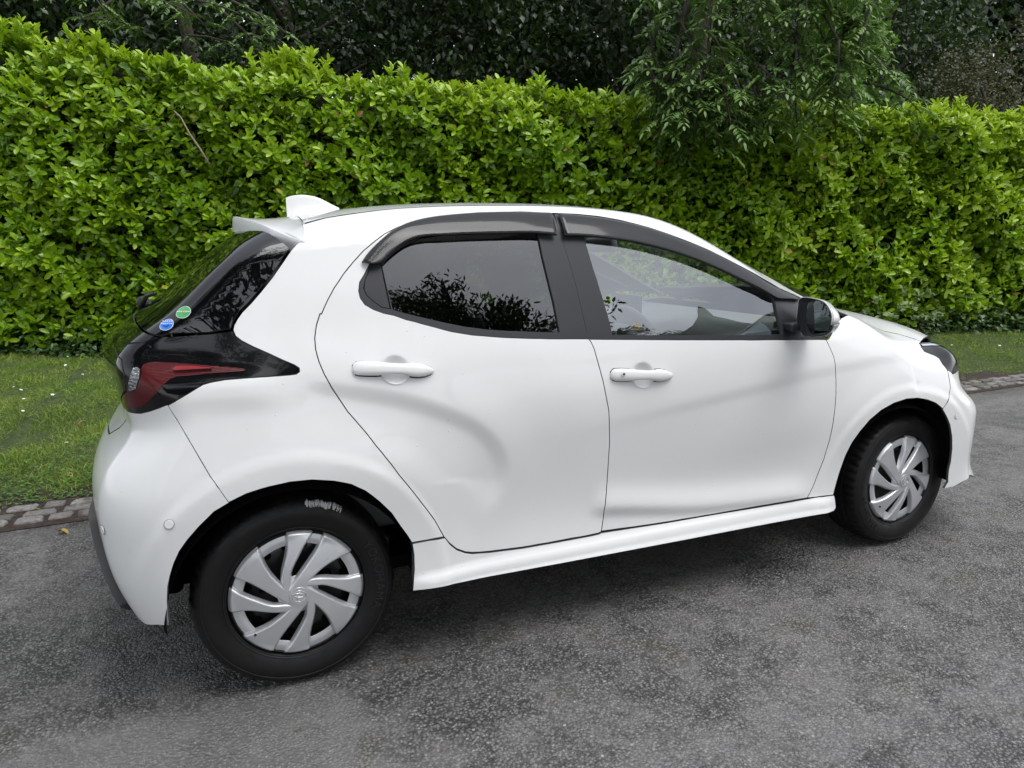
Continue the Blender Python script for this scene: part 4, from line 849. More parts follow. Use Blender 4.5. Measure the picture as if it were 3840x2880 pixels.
def seat(x, y, wide=.48):
    e = empty('seat', (x, y, .34)); e.parent = cab; bm = bmesh.new(); box(bm, (.06, 0, .14), (.50, wide, .16), 0, .05); bmo('cushion', bm, e, M['fabric'], auto=60)
    bm = bmesh.new(); rot = Matrix.Rotation(R_(-18), 4, 'Y'); box(bm, (-.22, 0, .48), (.13, wide*.96, .60), 0, .05, rot); bmo('backrest', bm, e, M['fabric'], auto=60)
    bm = bmesh.new(); box(bm, (-.335, 0, .865), (.10, .25, .17), 0, .04, rot); tube(bm, [(-.31, -.05, .74), (-.33, -.05, .83)], .006); tube(bm, [(-.31, .05, .74), (-.33, .05, .83)], .006); bmo('headrest', bm, e, M['fabric'], auto=60)
seat(1.18, -.36); seat(1.18, .36); seat(.36, -.33, .6); seat(.36, .33, .6)
bm = bmesh.new(); box(bm, (1.46, .0, 1.325), (.035, .24, .065), 0, .014, Matrix.Rotation(R_(-8), 4, 'Y')); tube(bm, [(1.47, 0, 1.33), (1.44, 0, 1.43)], .008); bmo('rear_view_mirror', bm, cab, M['trim'], auto=50)
panel('headlining', 'roof', (0, 0, 1), .06, -.03, M['head'], cab, gap=.0, fl=0)
bm = bmesh.new(); box(bm, (-.02, 0, .93), (.42, 1.25, .02)); bmo('parcel_shelf', bm, cab, M['liner'])
for sgn in (-1, 1):
    bm = bmesh.new(); box(bm, (1.22, sgn*.735, .68), (1.50, .02, .60), 0, .005); box(bm, (1.35, sgn*.70, .88), (.8, .07, .04), 0, .01); bmo('door_card', bm, cab, M['trim'])
    bm = bmesh.new(); tube(bm, [(.99, sgn*.655, .95), (.90, sgn*.515, 1.38)], .035); bmo('pillar_trim', bm, cab, M['greytrim'], smooth=True)
# far side of the car
for o in near: 
    if o.name.split('.')[0] != 'gap_shade': flipcopy(o, car)
# ---------------------------------------------------------------- leaves in bulk
def unit(a): return a/np.maximum(np.linalg.norm(a, axis=-1, keepdims=True), 1e-9)
# outline of a half leaf: (distance along, half width) and the vertices of a folded, slightly drooping blade
SHAPES = {'laurel': ([0, .12, .38, .70, .92, 1.], [.0, .10, .20, .215, .11, .0]), 'slim': ([0, .35, .75, 1.], [0, .17, .12, 0]), 'ivy': ([0, .10, .35, 1.], [0, .42, .40, 0]), 'flat': ([0, .45, 1.], [0, .30, 0])}
def leaf_mesh(name, P, D, Nn, L, shape, mt, rnd, fold=.35, droop=.25, parent=None, seed=1):
    "P base points, D pointing directions, Nn upper side normals, L lengths"
    D = unit(D); S = unit(np.cross(D, Nn)); U = np.cross(S, D); n = len(P); t, w = [np.array(q) for q in SHAPES[shape]]; k = len(t)
    rg = np.random.default_rng(seed); fo = fold*(.5+rg.random(n)); dr = droop*(rg.random(n)*1.6-.3)
    L = L[:, None]; vs = []
    for i in range(k):
        mid = P+D*L*t[i]-U*L*(dr[:, None]*t[i]**2); 
        if w[i] == 0: vs.append(mid)
        else:
            e = U*L*w[i]*fo[:, None]; vs += [mid-S*L*w[i]+e, mid, mid+S*L*w[i]+e]
    V = np.stack(vs, 1); nv = V.shape[1]; f3 = []; f4 = []
    f3 += [(0, 1, 2), (0, 2, 3)]; a = 1
    for i in range(1, k-2): f4 += [(a, a+3, a+4, a+1), (a+1, a+4, a+5, a+2)]; a += 3
    f3 += [(a, a+3, a+1), (a+1, a+3, a+2)]
    off = (np.arange(n)*nv)[:, None]; me = bpy.data.meshes.new(name)
    loops = []; starts = []; tot = []
    A3 = (np.array(f3).ravel()[None]+off); A4 = (np.array(f4).ravel()[None]+off) if f4 else None
    lv = np.concatenate([A3, A4], 1).ravel() if f4 else A3.ravel()
    per = [3]*len(f3)+[4]*len(f4); tot = np.tile(per, n); starts = np.concatenate([[0], np.cumsum(tot)[:-1]])
    me.vertices.add(n*nv); me.vertices.foreach_set('co', V.ravel().astype(np.float32)); me.loops.add(len(lv)); me.loops.foreach_set('vertex_index', lv.astype(np.int32))
    me.polygons.add(len(tot)); me.polygons.foreach_set('loop_start', starts.astype(np.int32)); me.polygons.foreach_set('loop_total', tot.astype(np.int32)); me.polygons.foreach_set('use_smooth', np.zeros(len(tot), bool) if shape != 'laurel' else np.ones(len(tot), bool))
    at = me.attributes.new('rnd', 'FLOAT', 'FACE'); at.data.foreach_set('value', np.repeat(rnd, len(per)).astype(np.float32))
    me.update(calc_edges=True); me.validate(); return link(name, me, parent, mt)
def leaf_mat(name, stops, rough=.35, trans=.35, tcol=(.25, .4, .03), spec=.5, backmul=1.):
    m = mat(name, (.1, .2, .02), rough, spec=spec); N = NT(m); a = N.t.nodes.new('ShaderNodeAttribute'); a.attribute_name = 'rnd'
    r = N.ramp(a.outputs['Fac'], stops); no = N.noise(26, 3, .6, N.pos()); c = N.mix(N.mr(no.outputs[0], .3, .7, 0, .30), r.outputs[0], (.03, .06, .008), 'MULTIPLY') if 0 else r.outputs[0]
    hv = N.t.nodes.new('ShaderNodeHueSaturation'); N.l(c, hv.inputs['Color']); N.l(N.mr(no.outputs[0], .25, .75, .82, 1.18), hv.inputs['Value']); c = hv.outputs[0]
    N.l(c, N.b.inputs['Base Color']); tr = N.t.nodes.new('ShaderNodeBsdfTranslucent'); N.l(N.mix(.5, c, tcol), tr.inputs[0])
    mx = N.t.nodes.new('ShaderNodeMixShader'); mx.inputs[0].default_value = trans; N.l(N.b.outputs[0], mx.inputs[1]); N.l(tr.outputs[0], mx.inputs[2]); N.l(mx.outputs[0], N.t.nodes['Material Output'].inputs[0]); return m
# ---------------------------------------------------------------- ground, road, kerb, verge
kz = lambda x: 1.10+.027*x
def ground():
    m = mat('asphalt', (.05, .05, .05), .62); N = NT(m); p = N.pos()
    v = N.t.nodes.new('ShaderNodeTexVoronoi'); v.inputs['Scale'].default_value = 108; N.l(p, v.inputs['Vector']); sc = N.t.nodes.new('ShaderNodeSeparateColor'); N.l(v.outputs['Color'], sc.inputs[0])
    v2 = N.t.nodes.new('ShaderNodeTexVoronoi'); v2.inputs['Scale'].default_value = 210; N.l(p, v2.inputs['Vector']); sc2 = N.t.nodes.new('ShaderNodeSeparateColor'); N.l(v2.outputs['Color'], sc2.inputs[0])
    stone = N.ramp(sc.outputs[0], [(0, (.050, .048, .048)), (.45, (.138, .134, .133)), (.78, (.225, .220, .217)), (.975, (.28, .275, .27)), (1, (.55, .54, .52))])
    st2 = N.ramp(sc2.outputs[1], [(0, (.048, .047, .047)), (.6, (.135, .131, .131)), (1, (.31, .305, .30))])
    col = N.mix(.42, stone.outputs[0], st2.outputs[0])
    big = N.noise(1.7, 8, .70, p); mid = N.noise(8.5, 6, .7, p)
    worn = N.mr(N.mul(N.mul(big.outputs[0], .62), N.mul(mid.outputs[0], .38), 'ADD'), .44, .56, 0, 1)
    # worn places show grey dust between the stones, the others the dark open binder
    dust = N.mix(N.mr(N.noise(9, 3, .5, p).outputs[0], .35, .65, 0, 1), (.195, .189, .187), (.215, .198, .193))
    col = N.mix(N.mul(worn, .48), col, dust); 
    binder = N.mr(v.outputs['Distance'], .30, .62, 0, 1); col = N.mix(N.mul(binder, N.mr(worn, 0, 1, .85, .35)), col, (.018, .017, .016))
    sx = N.t.nodes.new('ShaderNodeSeparateXYZ'); N.l(p, sx.inputs[0])
    # older strip of surfacing to the left of the join, with a wavering edge
    wav = N.mul(N.mr(N.noise(6, 3, .6, p).outputs[0], .3, .7, -.07, .07, False), N.mul(N.mul(sx.outputs[1], -.09), .055, 'ADD'), 'ADD')
    edge = N.mr(N.mul(sx.outputs[0], wav, 'SUBTRACT'), -.02, .02, 1, 0); front = N.mr(sx.outputs[1], -.70, -.82, 0, 1)
    ow = N.mul(edge, front); col = N.mix(N.mul(ow, .5), col, (.20, .193, .19))
    rs = N.mr(N.mul(sx.outputs[0], wav, 'SUBTRACT'), -.02, .30, .45, 0); rs = N.mul(N.mul(rs, front), N.mul(edge, 1, 'SUBTRACT')) if 0 else rs
    moss = N.mr(N.noise(3.4, 5, .65, p).outputs[0], .56, .68, 0, .75); col = N.mix(N.mul(moss, binder), col, (.034, .033, .010))
    # dirt along the kerb
    kd = N.mul(sx.outputs[1], N.mul(N.mul(sx.outputs[0], .027), 1.10, 'ADD'), 'SUBTRACT'); dirt = N.mul(N.mr(kd, -.30, -.02, 0, 1), N.mr(N.noise(14, 4, .6, p).outputs[0], .4, .62, .25, 1)); col = N.mix(N.mul(dirt, .7), col, (.026, .017, .012))
    N.l(col, N.b.inputs['Base Color'])
    wet = N.noise(1.1, 3, .5, p); N.l(N.mr(wet.outputs[0], .35, .65, .42, .70), N.b.inputs['Roughness'])
    h = N.mul(N.mul(N.mr(v.outputs['Distance'], 0, .7, 1, 0), N.mr(sc.outputs[1], 0, 1, .5, 1)), N.mul(N.mr(v2.outputs['Distance'], 0, .7, 1, 0), .35), 'ADD')
    N.bump(N.mul(h, N.mr(worn, 0, 1, 1, .6)), 1., .0055)
    s = mesh('ground', [(-60, -60, -.03), (90, -60, -.03), (90, 90, -.03), (-60, 90, -.03)], [(0, 1, 2, 3)], None, mat('soil', (.035, .028, .02), .95)); tag(s, kind='structure')
    r = mesh('road', [(-40, -30, 0), (60, -30, 0), (60, kz(60)+.02, 0), (-40, kz(-40)+.02, 0)], [(0, 1, 2, 3)], None, m); tag(r, kind='structure')
ground()
def kerb():
    m = mat('sett_stone', (.2, .19, .18), .8); N = NT(m); p = N.pos(); a = N.t.nodes.new('ShaderNodeAttribute'); a.attribute_name = 'rnd'
    c = N.ramp(a.outputs['Fac'], [(0, (.11, .105, .095)), (.5, (.19, .18, .17)), (1, (.29, .28, .26))]); n = N.noise(55, 4, .65, p); d = N.noise(7, 4, .6, p)
    c2 = N.mix(N.mr(n.outputs[0], .35, .6, .65, 0), c.outputs[0], (.055, .048, .04)); c2 = N.mix(N.mr(d.outputs[0], .55, .66, 0, .75), c2, (.040, .024, .016)); N.l(c2, N.b.inputs['Base Color']); N.bump(n.outputs[0], .5, .006)
    bm = bmesh.new(); rg = random.Random(5); rv = []
    lay = bm.faces.layers.float.new('rnd')
    for row in range(3):
        x = -5.
        while x < 22:
            L = rg.uniform(.10, .19); y0 = kz(x)+.03+row*.100+rg.uniform(-.008, .008); w = .088+rg.uniform(-.012, .008); r = rg.random(); z = .017+rg.uniform(-.005, .004)
            n0 = len(bm.faces); pts = []; cx = x+L/2; cy = y0+w/2+.027*L/2; K = 14
            for k in range(K):
                th = 2*math.pi*k/K; ex = (abs(math.cos(th))**.35)*math.copysign(1, math.cos(th)); ey = (abs(math.sin(th))**.35)*math.copysign(1, math.sin(th)); j = 1+rg.uniform(-.10, .04); pts.append((cx+ex*(L/2-.006)*j, cy+ey*(w/2-.003)*j))
            top = [bm.verts.new((cx+(a-cx)*.90, cy+(b-cy)*.88, z+rg.uniform(-.002, .002))) for a, b in pts]; mid = [bm.verts.new((a, b, z-.006)) for a, b in pts]; low = [bm.verts.new((a, b, -.02)) for a, b in pts]; c = bm.verts.new((cx, cy, z+.004))
            fs = [bm.faces.new((c, top[k], top[(k+1) % K])) for k in range(K)]+[bm.faces.new((top[k], mid[k], mid[(k+1) % K], top[(k+1) % K])) for k in range(K)]+[bm.faces.new((mid[k], low[k], low[(k+1) % K], mid[(k+1) % K])) for k in range(K)]
            for f in fs: f[lay] = r; f.smooth = True
            x += L+rg.uniform(.004, .02)
    o = bmo('kerb', bm, None, m); tag(o, kind='structure')
    # bedding soil between and behind the setts
    m = mat('kerb_soil', (.03, .02, .014), .95); N = NT(m); n = N.noise(30, 5, .7, N.pos()); c = N.ramp(n.outputs[0], [(.3, (.010, .008, .006)), (.5, (.030, .019, .013)), (.62, (.055, .036, .026)), (.7, (.10, .08, .055))]); N.l(c.outputs[0], N.b.inputs['Base Color']); N.bump(n.outputs[0], .8, .02)
    s = mesh('soil', [(-40, kz(-40)-.03, .004), (60, kz(60)-.03, .004), (60, kz(60)+.60, .012), (-40, kz(-40)+.60, .012)], [(0, 1, 2, 3)], None, m); tag(s, kind='structure')
kerb()
# ---------------------------------------------------------------- hedge line
HA, HB = np.array([-2.75, 7.7]), np.array([10.9, 3.8]); HD = (HB-HA)/np.linalg.norm(HB-HA); HN = np.array([HD[1], -HD[0]])   # HN faces the road
HTOPX = [-7, -4, -2.3, -1.15, -.3, 1.2, 2.8, 4.8, 6.9, 8.4, 10.5, 16]; HTOPZ = [3.95, 3.85, 3.70, 3.62, 3.42, 3.36, 3.27, 3.17, 3.10, 3.05, 3.02, 2.95]
def hedge():
    e = empty('hedge', (HA[0], HA[1], 0), 0, 'tall bright green laurel hedge with large glossy leaves behind the car', 'hedge')
    mt = leaf_mat('laurel_leaf', [(0, (.040, .105, .005)), (.30, (.105, .220, .007)), (.60, (.185, .335, .010)), (.86, (.30, .47, .015)), (.975, (.36, .50, .03)), (.985, (.48, .44, .06)), (1, (.34, .14, .05))], .28, .32, (.42, .60, .03), .5)
    rg = np.random.default_rng(11); NS = 9800; s = rg.uniform(-3.5, 18.5, NS*2)
    dist = np.abs(s-3); s = s[rg.random(len(s)) < 1.0][:NS]; x0 = HA[0]+HD[0]*s; top = np.interp(x0, HTOPX, HTOPZ)
    u = rg.random(NS); z = .25+(top-.25)*u
    bulge = .10*np.sin(s*2.1+np.sin(z*2.3)*1.3)+.08*np.sin(s*5.3+z*3.7)+.06*np.sin(z*6.1+s*1.7)
    dep = bulge+rg.normal(0, .05, NS)+.06-.25*np.clip((z-top+.22)/.22, 0, 1)**2
    P = np.stack([x0+HN[0]*dep, HA[1]+HD[1]*s+HN[1]*dep, z], 1)
    ax = np.stack([HN[0]*1+rg.normal(0, .45, NS)+HD[0]*.15, HN[1]*1+rg.normal(0, .25, NS), .45+rg.normal(0, .40, NS)+.9*np.clip((z-top+.3)/.3, 0, 1)], 1); hang = rg.random(NS) < .25; ax[hang, 2] -= .9
    # top surface shoots
    NTp = 2100; s2 = rg.uniform(-3.5, 18.5, NTp); xt = HA[0]+HD[0]*s2; tp = np.interp(xt, HTOPX, HTOPZ); d2 = -rg.random(NTp)**1.3*.9
    P2 = np.stack([xt+HN[0]*d2, HA[1]+HD[1]*s2+HN[1]*d2, tp+rg.normal(-.035, .03, NTp)], 1); ax2 = np.stack([rg.normal(0, .35, NTp)+HN[0]*.2, rg.normal(0, .35, NTp)+HN[1]*.2, np.full(NTp, 1.)], 1)
    # taller sprigs standing out of the top
    sp = []; 
    for u_, extra, cnt in ((-2.15, .22, 8), (-1.4, .15, 5), (-.35, .12, 5), (.62, .24, 7), (.86, .28, 8), (1.02, .22, 6), (2.15, .14, 4), (3.3, .12, 3), (3.9, .15, 4), (8.9, .12, 3), (9.4, .14, 4)):
        for k in range(cnt):
            ss_ = (u_-HA[0])/HD[0]+rg.normal(0, .10); t0 = np.interp(u_, HTOPX, HTOPZ); dd = -.1+rg.normal(0, .12)
            for hgt in np.arange(.0, extra, .06): sp.append((HA[0]+HD[0]*ss_+HN[0]*dd, HA[1]+HD[1]*ss_+HN[1]*dd, t0+hgt))
    P3 = np.array(sp); ax3 = np.stack([rg.normal(0, .3, len(P3)), rg.normal(0, .3, len(P3)), np.ones(len(P3))], 1)
    P = np.concatenate([P, P2, P3]); ax = unit(np.concatenate([ax, ax2, ax3])); n = len(P)
    lb, ld, ln, ll, lr = [], [], [], [], []
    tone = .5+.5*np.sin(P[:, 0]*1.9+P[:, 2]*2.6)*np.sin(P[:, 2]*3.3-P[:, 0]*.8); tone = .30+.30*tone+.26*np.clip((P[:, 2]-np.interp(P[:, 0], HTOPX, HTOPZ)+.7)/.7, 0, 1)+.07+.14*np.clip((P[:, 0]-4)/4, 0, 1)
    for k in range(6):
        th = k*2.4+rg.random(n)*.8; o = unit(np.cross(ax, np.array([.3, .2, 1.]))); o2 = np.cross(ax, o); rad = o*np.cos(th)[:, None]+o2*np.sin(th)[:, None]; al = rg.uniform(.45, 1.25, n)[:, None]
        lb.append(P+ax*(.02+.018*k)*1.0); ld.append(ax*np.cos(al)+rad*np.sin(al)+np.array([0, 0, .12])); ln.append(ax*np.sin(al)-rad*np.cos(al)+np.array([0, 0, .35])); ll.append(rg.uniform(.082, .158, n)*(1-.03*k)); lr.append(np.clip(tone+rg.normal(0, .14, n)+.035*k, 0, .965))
    lr = np.concatenate(lr); odd = rg.random(len(lr)) < .006; lr[odd] = rg.choice([.985, 1.], odd.sum(), p=[.7, .3])
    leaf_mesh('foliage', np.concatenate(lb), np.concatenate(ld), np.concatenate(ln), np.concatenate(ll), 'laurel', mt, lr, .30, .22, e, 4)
    # inner darkness: twiggy core and older, darker leaves behind
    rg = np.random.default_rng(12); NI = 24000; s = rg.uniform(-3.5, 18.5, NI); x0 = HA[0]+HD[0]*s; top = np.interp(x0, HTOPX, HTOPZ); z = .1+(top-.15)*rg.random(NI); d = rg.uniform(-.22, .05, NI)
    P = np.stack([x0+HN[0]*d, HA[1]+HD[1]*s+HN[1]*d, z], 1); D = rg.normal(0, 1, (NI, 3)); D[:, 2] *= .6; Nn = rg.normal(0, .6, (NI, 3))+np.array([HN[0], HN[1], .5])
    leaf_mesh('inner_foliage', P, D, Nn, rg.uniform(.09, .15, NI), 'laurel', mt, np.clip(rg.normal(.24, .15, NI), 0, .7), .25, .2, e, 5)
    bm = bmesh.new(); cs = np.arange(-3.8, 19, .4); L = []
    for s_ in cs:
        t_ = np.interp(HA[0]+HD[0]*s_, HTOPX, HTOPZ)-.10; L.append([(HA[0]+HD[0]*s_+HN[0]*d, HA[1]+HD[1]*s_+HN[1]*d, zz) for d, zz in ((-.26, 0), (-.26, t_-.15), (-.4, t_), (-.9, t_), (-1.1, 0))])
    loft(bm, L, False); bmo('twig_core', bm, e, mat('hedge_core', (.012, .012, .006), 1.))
    bm = bmesh.new(); rr = random.Random(4)
    for k in range(46):
        s_ = rr.uniform(-3, 18); b = np.array([HA[0]+HD[0]*s_, HA[1]+HD[1]*s_]); pts = [(b[0]+HN[0]*(-.25), b[1]+HN[1]*(-.25), 0)]; z = 0; q = 0
        while z < 1.2: z += .25; q += rr.uniform(-.05, .08); pts.append((b[0]+HN[0]*(-.22+q*.3)+HD[0]*q, b[1]+HN[1]*(-.22+q*.3)+HD[1]*q, z))
        tube(bm, pts, [.022-.003*i for i in range(len(pts))], 6)
    bmo('stem', bm, e, mat('laurel_bark', (.06, .045, .03), .9), smooth=True)
    for c in e.children: c.matrix_parent_inverse = Matrix.Translation((-HA[0], -HA[1], 0))
hedge()
def stick():
    bm = bmesh.new(); P = lambda s, z, d=.28: (HA[0]+HD[0]*s+HN[0]*d, HA[1]+HD[1]*s+HN[1]*d, z)
    tube(bm, [P(2.45, 2.95), P(2.52, 2.88), P(2.60, 2.70), P(2.72, 2.50), P(2.80, 2.34)], [.006, .009, .011, .012, .010], 7); o = bmo('dead_stick', bm, None, mat('dead_wood', (.30, .22, .18), .85), smooth=True)
    tag(o, 'bare broken grey brown stick caught in the face of the hedge', 'stick'); bm = bmesh.new(); tube(bm, [P(2.47, 2.93), P(2.38, 2.82), P(2.25, 2.75), P(2.08, 2.73), P(1.95, 2.77)], .004, 6); bmo('side_twig', bm, o, mat('dead_twig', (.16, .12, .09), .9), smooth=True)
stick()
# ---------------------------------------------------------------- grass verge
def verge():
    m = mat('turf', (.05, .09, .02), .95); N = NT(m); n = N.noise(7, 5, .65, N.pos()); n2 = N.noise(60, 4, .7, N.pos()); c = N.ramp(n.outputs[0], [(.3, (.04, .066, .012)), (.5, (.075, .12, .02)), (.65, (.11, .155, .03)), (.75, (.10, .10, .04))]); c2 = N.mix(N.mr(n2.outputs[0], .4, .7, .6, 0), c.outputs[0], (.02, .022, .010)); N.l(c2, N.b.inputs['Base Color']); N.bump(n2.outputs[0], 1., .03)
    xs = np.linspace(-12, 30, 421); V = []; F = []
    def hz(x, y): return .012+.016*math.sin(x*2.3+y)+.014*math.sin(y*3.1-x*1.2)+.03*min(1, max(0, (y-kz(x)-.4)/.5))
    ny = 64
    for x in xs:
        yb = kz(x)+.37; s = (x-HA[0])/HD[0]; yt = HA[1]+HD[1]*s+1.0; yt = max(yt, yb+1.)
        for j in range(ny): y = yb+(yt-yb)*j/(ny-1); V.append((x, y, hz(x, y) if j else .004))
    for i in range(len(xs)-1):
        for j in range(ny-1): a = i*ny+j; F.append((a, a+ny, a+ny+1, a+1))
    t = mesh('verge', V, F, None, m); tag(t, kind='structure')
    rg = np.random.default_rng(21)
    def pts(n, x0, x1, pw=1.):
        x = rg.uniform(x0, x1, n); s = (x-HA[0])/HD[0]; yt = HA[1]+HD[1]*s-.05; yb = np.array([kz(q) for q in x])+.34; u = rg.random(n)**pw; y = yb+(yt-yb)*u; z = np.array([hz(a, b) for a, b in zip(x, y)]); return np.stack([x, y, z], 1)
    P = np.concatenate([pts(125000, -3.6, .2, 1.35), pts(52000, 4.6, 13.5, 1.0), pts(6000, .2, 4.6)]); 
    # thin out in worn patches
    worn = np.sin(P[:, 0]*3.1+1)*np.sin(P[:, 1]*2.7)+.5*np.sin(P[:, 0]*7+P[:, 1]*5); edge = P[:, 1]-kz(P[:, 0])-.37; bare = np.exp(-((P[:, 0]+.62)**2+(P[:, 1]-1.72)**2)/.06)+.8*np.exp(-((P[:, 0]+1.25)**2+(P[:, 1]-1.55)**2)/.05); keep = rg.random(len(P)) < np.clip(.95-1.1*np.clip(1-edge/(.09+.06*np.sin(P[:, 0]*5)+.04*np.sin(P[:, 0]*13)), 0, 1)-bare, .03, 1); P = P[keep]; xj = rg.uniform(-4, 14, 1500); yj = np.array([kz(q) for q in xj])+.03+rg.choice([.095, .195, .30, .33, .36], 1500, p=[.15, .15, .2, .2, .3])+rg.normal(0, .012, 1500); cl = np.sin(xj*9)+np.sin(xj*23+1) > .4; P = np.concatenate([P, np.stack([xj, yj, np.full(1500, .006)], 1)[cl]]); n = len(P)
    D = np.stack([rg.normal(0, .7, n), rg.normal(0, .7, n), rg.uniform(.15, 1.2, n)], 1); Nn = np.stack([rg.normal(0, 1, n), rg.normal(0, 1, n), np.full(n, .4)], 1)
    mt = leaf_mat('grass_blade', [(0, (.09, .15, .016)), (.4, (.19, .29, .034)), (.75, (.29, .40, .055)), (.93, (.38, .46, .10)), (.96, (.26, .23, .10)), (1, (.20, .15, .08))], .5, .3, (.16, .26, .03))
    tone = .45+.22*np.sin(P[:, 0]*2.2+P[:, 1]*1.4)*np.sin(P[:, 1]*2.9-P[:, 0])+.12*np.sin(P[:, 0]*9+P[:, 1]*3)*np.sin(P[:, 1]*8); L = rg.uniform(.020, .058, n)*(1+.5*np.sin(P[:, 0]*6+1)*np.sin(P[:, 1]*5))
    SHAPES['blade'] = ([0, .5, 1.], [0, .035, 0]); g = leaf_mesh('grass', P-np.array([0, 0, .004]), D, Nn, L*1.15, 'blade', mt, np.clip(tone+rg.normal(0, .24, n), 0, 1), .2, .5, None, 6); tag(g, kind='stuff')
    # clover and small broad leaves in the turf
    P = np.concatenate([pts(15000, -3.6, .2, 1.6), pts(5000, 5, 13)]); cl = np.sin(P[:, 0]*2.7+2)*np.sin(P[:, 1]*2.2+1)+rg.normal(0, .5, len(P)) > .1; P = P[cl]; P = np.repeat(P, 3, 0); n = len(P); th = np.tile([0, 2.1, 4.2], n//3)+np.repeat(rg.random(n//3)*6, 3)
    D = np.stack([np.cos(th), np.sin(th), rg.uniform(-.1, .5, n)], 1); P = P+np.array([0, 0, 1.])*np.repeat(rg.uniform(.012, .04, n//3), 3)[:, None]
    g = leaf_mesh('clover', P, D, np.tile([0, 0, 1.], (n, 1)), np.repeat(rg.uniform(.009, .017, n//3), 3), 'ivy', leaf_mat('clover_leaf', [(0, (.045, .12, .02)), (1, (.11, .23, .04))], .5, .2), rg.random(n), .1, .1, None, 7); tag(g, kind='stuff')
    return hz
hz = verge()
def daisies():
    wm = mat('petal', (.80, .80, .76), .7); ym = mat('daisy_eye', (.65, .42, .04), .7); rg = random.Random(8)
    def build():
        e = empty('daisy', (0, 0, 0)); bm = bmesh.new()
        for k in range(14):
            t = 2*math.pi*k/14; c, s = math.cos(t), math.sin(t); p = lambda r, w, z: (c*r-s*w, s*r+c*w, z); bm.faces.new([bm.verts.new(q) for q in (p(.002, 0, .0), p(.007, .0019, .002), p(.0115, .0012, .001), p(.0115, -.0012, .001), p(.007, -.0019, .002))])
        bmo('petals', bm, e, wm); bm = bmesh.new(); bmesh.ops.create_uvsphere(bm, u_segments=8, v_segments=5, radius=.0034, matrix=Matrix.Diagonal((1, 1, .6, 1))); bmo('flower_centre', bm, e, ym)
        bm = bmesh.new(); tube(bm, [(0, 0, -.045), (.002, 0, 0)], .0008, 5); bmo('stem', bm, e, mat('daisy_stem', (.06, .12, .02), .7)); return e
    px = [(120, 1637), (35, 1668), (52, 1672), (40, 1680), (255, 1372), (205, 1632), (355, 1412), (378, 1418), (395, 1420), (372, 1412), (135, 1430), (118, 1475), (120, 1465), (98, 1448), (155, 1468), (245, 1410), (52, 1388), (15, 1378), (92, 1375), (300, 1352), (330, 1352), (368, 1570), (22, 1500), (3420, 1285), (3475, 1303), (3492, 1279)]
    lab = ['in the grass left of the tail lamp', 'in the short turf by the kerb at the left', 'in the turf under the hedge', 'in the right hand verge beyond the bonnet']
    spots = DAISY; proto = build()
    for i, (x, y) in enumerate(spots):
        o = proto if i == 0 else proto.copy()
        if i: 
            COL.objects.link(o)
            for c in list(proto.children): q = c.copy(); COL.objects.link(q); q.parent = o
        o.location = (x, y, hz(x, y)+.048); o.rotation_euler = (rg.uniform(-.5, .5), rg.uniform(-.5, .5), rg.uniform(0, 6)); sc = rg.uniform(.9, 1.25); o.scale = (sc, sc, sc)
        tag(o, 'small white daisy open in the short verge grass', 'daisy', 'daisies scattered over the grass verge')
DAISY = [(-.93, 2.63), (-1.2, 2.40), (-1.15, 2.38), (-1.18, 2.34), (-1.75, 5.9), (-.62, 2.70), (-1.20, 5.0), (-1.06, 4.95), (-1.02, 4.9), (-1.9, 4.7), (-1.75, 4.1), (-1.85, 4.4), (-1.55, 4.15), (-1.5, 5.3), (-2.6, 5.9), (-2.8, 6.1), (-2.4, 6.0), (-1.9, 6.9), (-1.7, 6.8), (-.55, 3.1), (-1.65, 3.6), (7.6, 2.9), (8.2, 3.0), (8.8, 2.8), (9.4, 3.3), (-2.2, 3.9), (-2.0, 4.9), (-.75, 3.9)]
daisies()
def litter():
    cols = [((.36, .26, .05), 'yellow'), ((.17, .075, .04), 'red brown'), ((.30, .20, .11), 'pale brown')]
    places = [(-.86, 3.2, 1, 'lying in the grass beside the rear lamp'), (-.55, 1.66, 2, 'standing in the bare soil by the rear bumper'), (-.95, .92, 0, 'on the tarmac beside the setts'), (-1.05, 1.75, 2, 'on the weedy edge above the setts'), (-1.15, 3.1, 1, 'in the turf left of the car'), (-.92, 5.2, 0, 'under the hedge by the tail lamp'), (6.9, 1.05, 0, 'on the road ahead of the car near the kerb')]
    rg = random.Random(2); ms = [mat('dry_leaf', c, .7) for c, _ in cols]
    for x, y, k, w in places:
        bm = bmesh.new(); L = rg.uniform(.05, .075); r = [bm.verts.new((L*t, s*L*wd, .012*math.sin(t*3+rg.random())+abs(s)*.008)) for t, wd in ((0, .0), (.3, .24), (.6, .26), (.85, .12), (1, 0)) for s in ((0,) if wd == 0 else (-1, 0, 1))]
        f = [(0, 1, 2), (0, 2, 3), (1, 4, 5, 2), (2, 5, 6, 3), (4, 7, 8, 5), (5, 8, 9, 6), (7, 10, 8), (8, 10, 9)]
        for q in f: bm.faces.new([r[i] for i in q])
        o = bmo('fallen_leaf', bm, None, ms[k], smooth=True); onroad = y < kz(x); o.location = (x, y, .004 if onroad else hz(x, y)+.02); o.rotation_euler = (rg.uniform(-.3, .3), rg.uniform(-.4, .1), rg.uniform(0, 6)); tag(o, '%s fallen leaf %s' % (cols[k][1], w), 'leaf', 'fallen leaves on the verge and road')
litter()
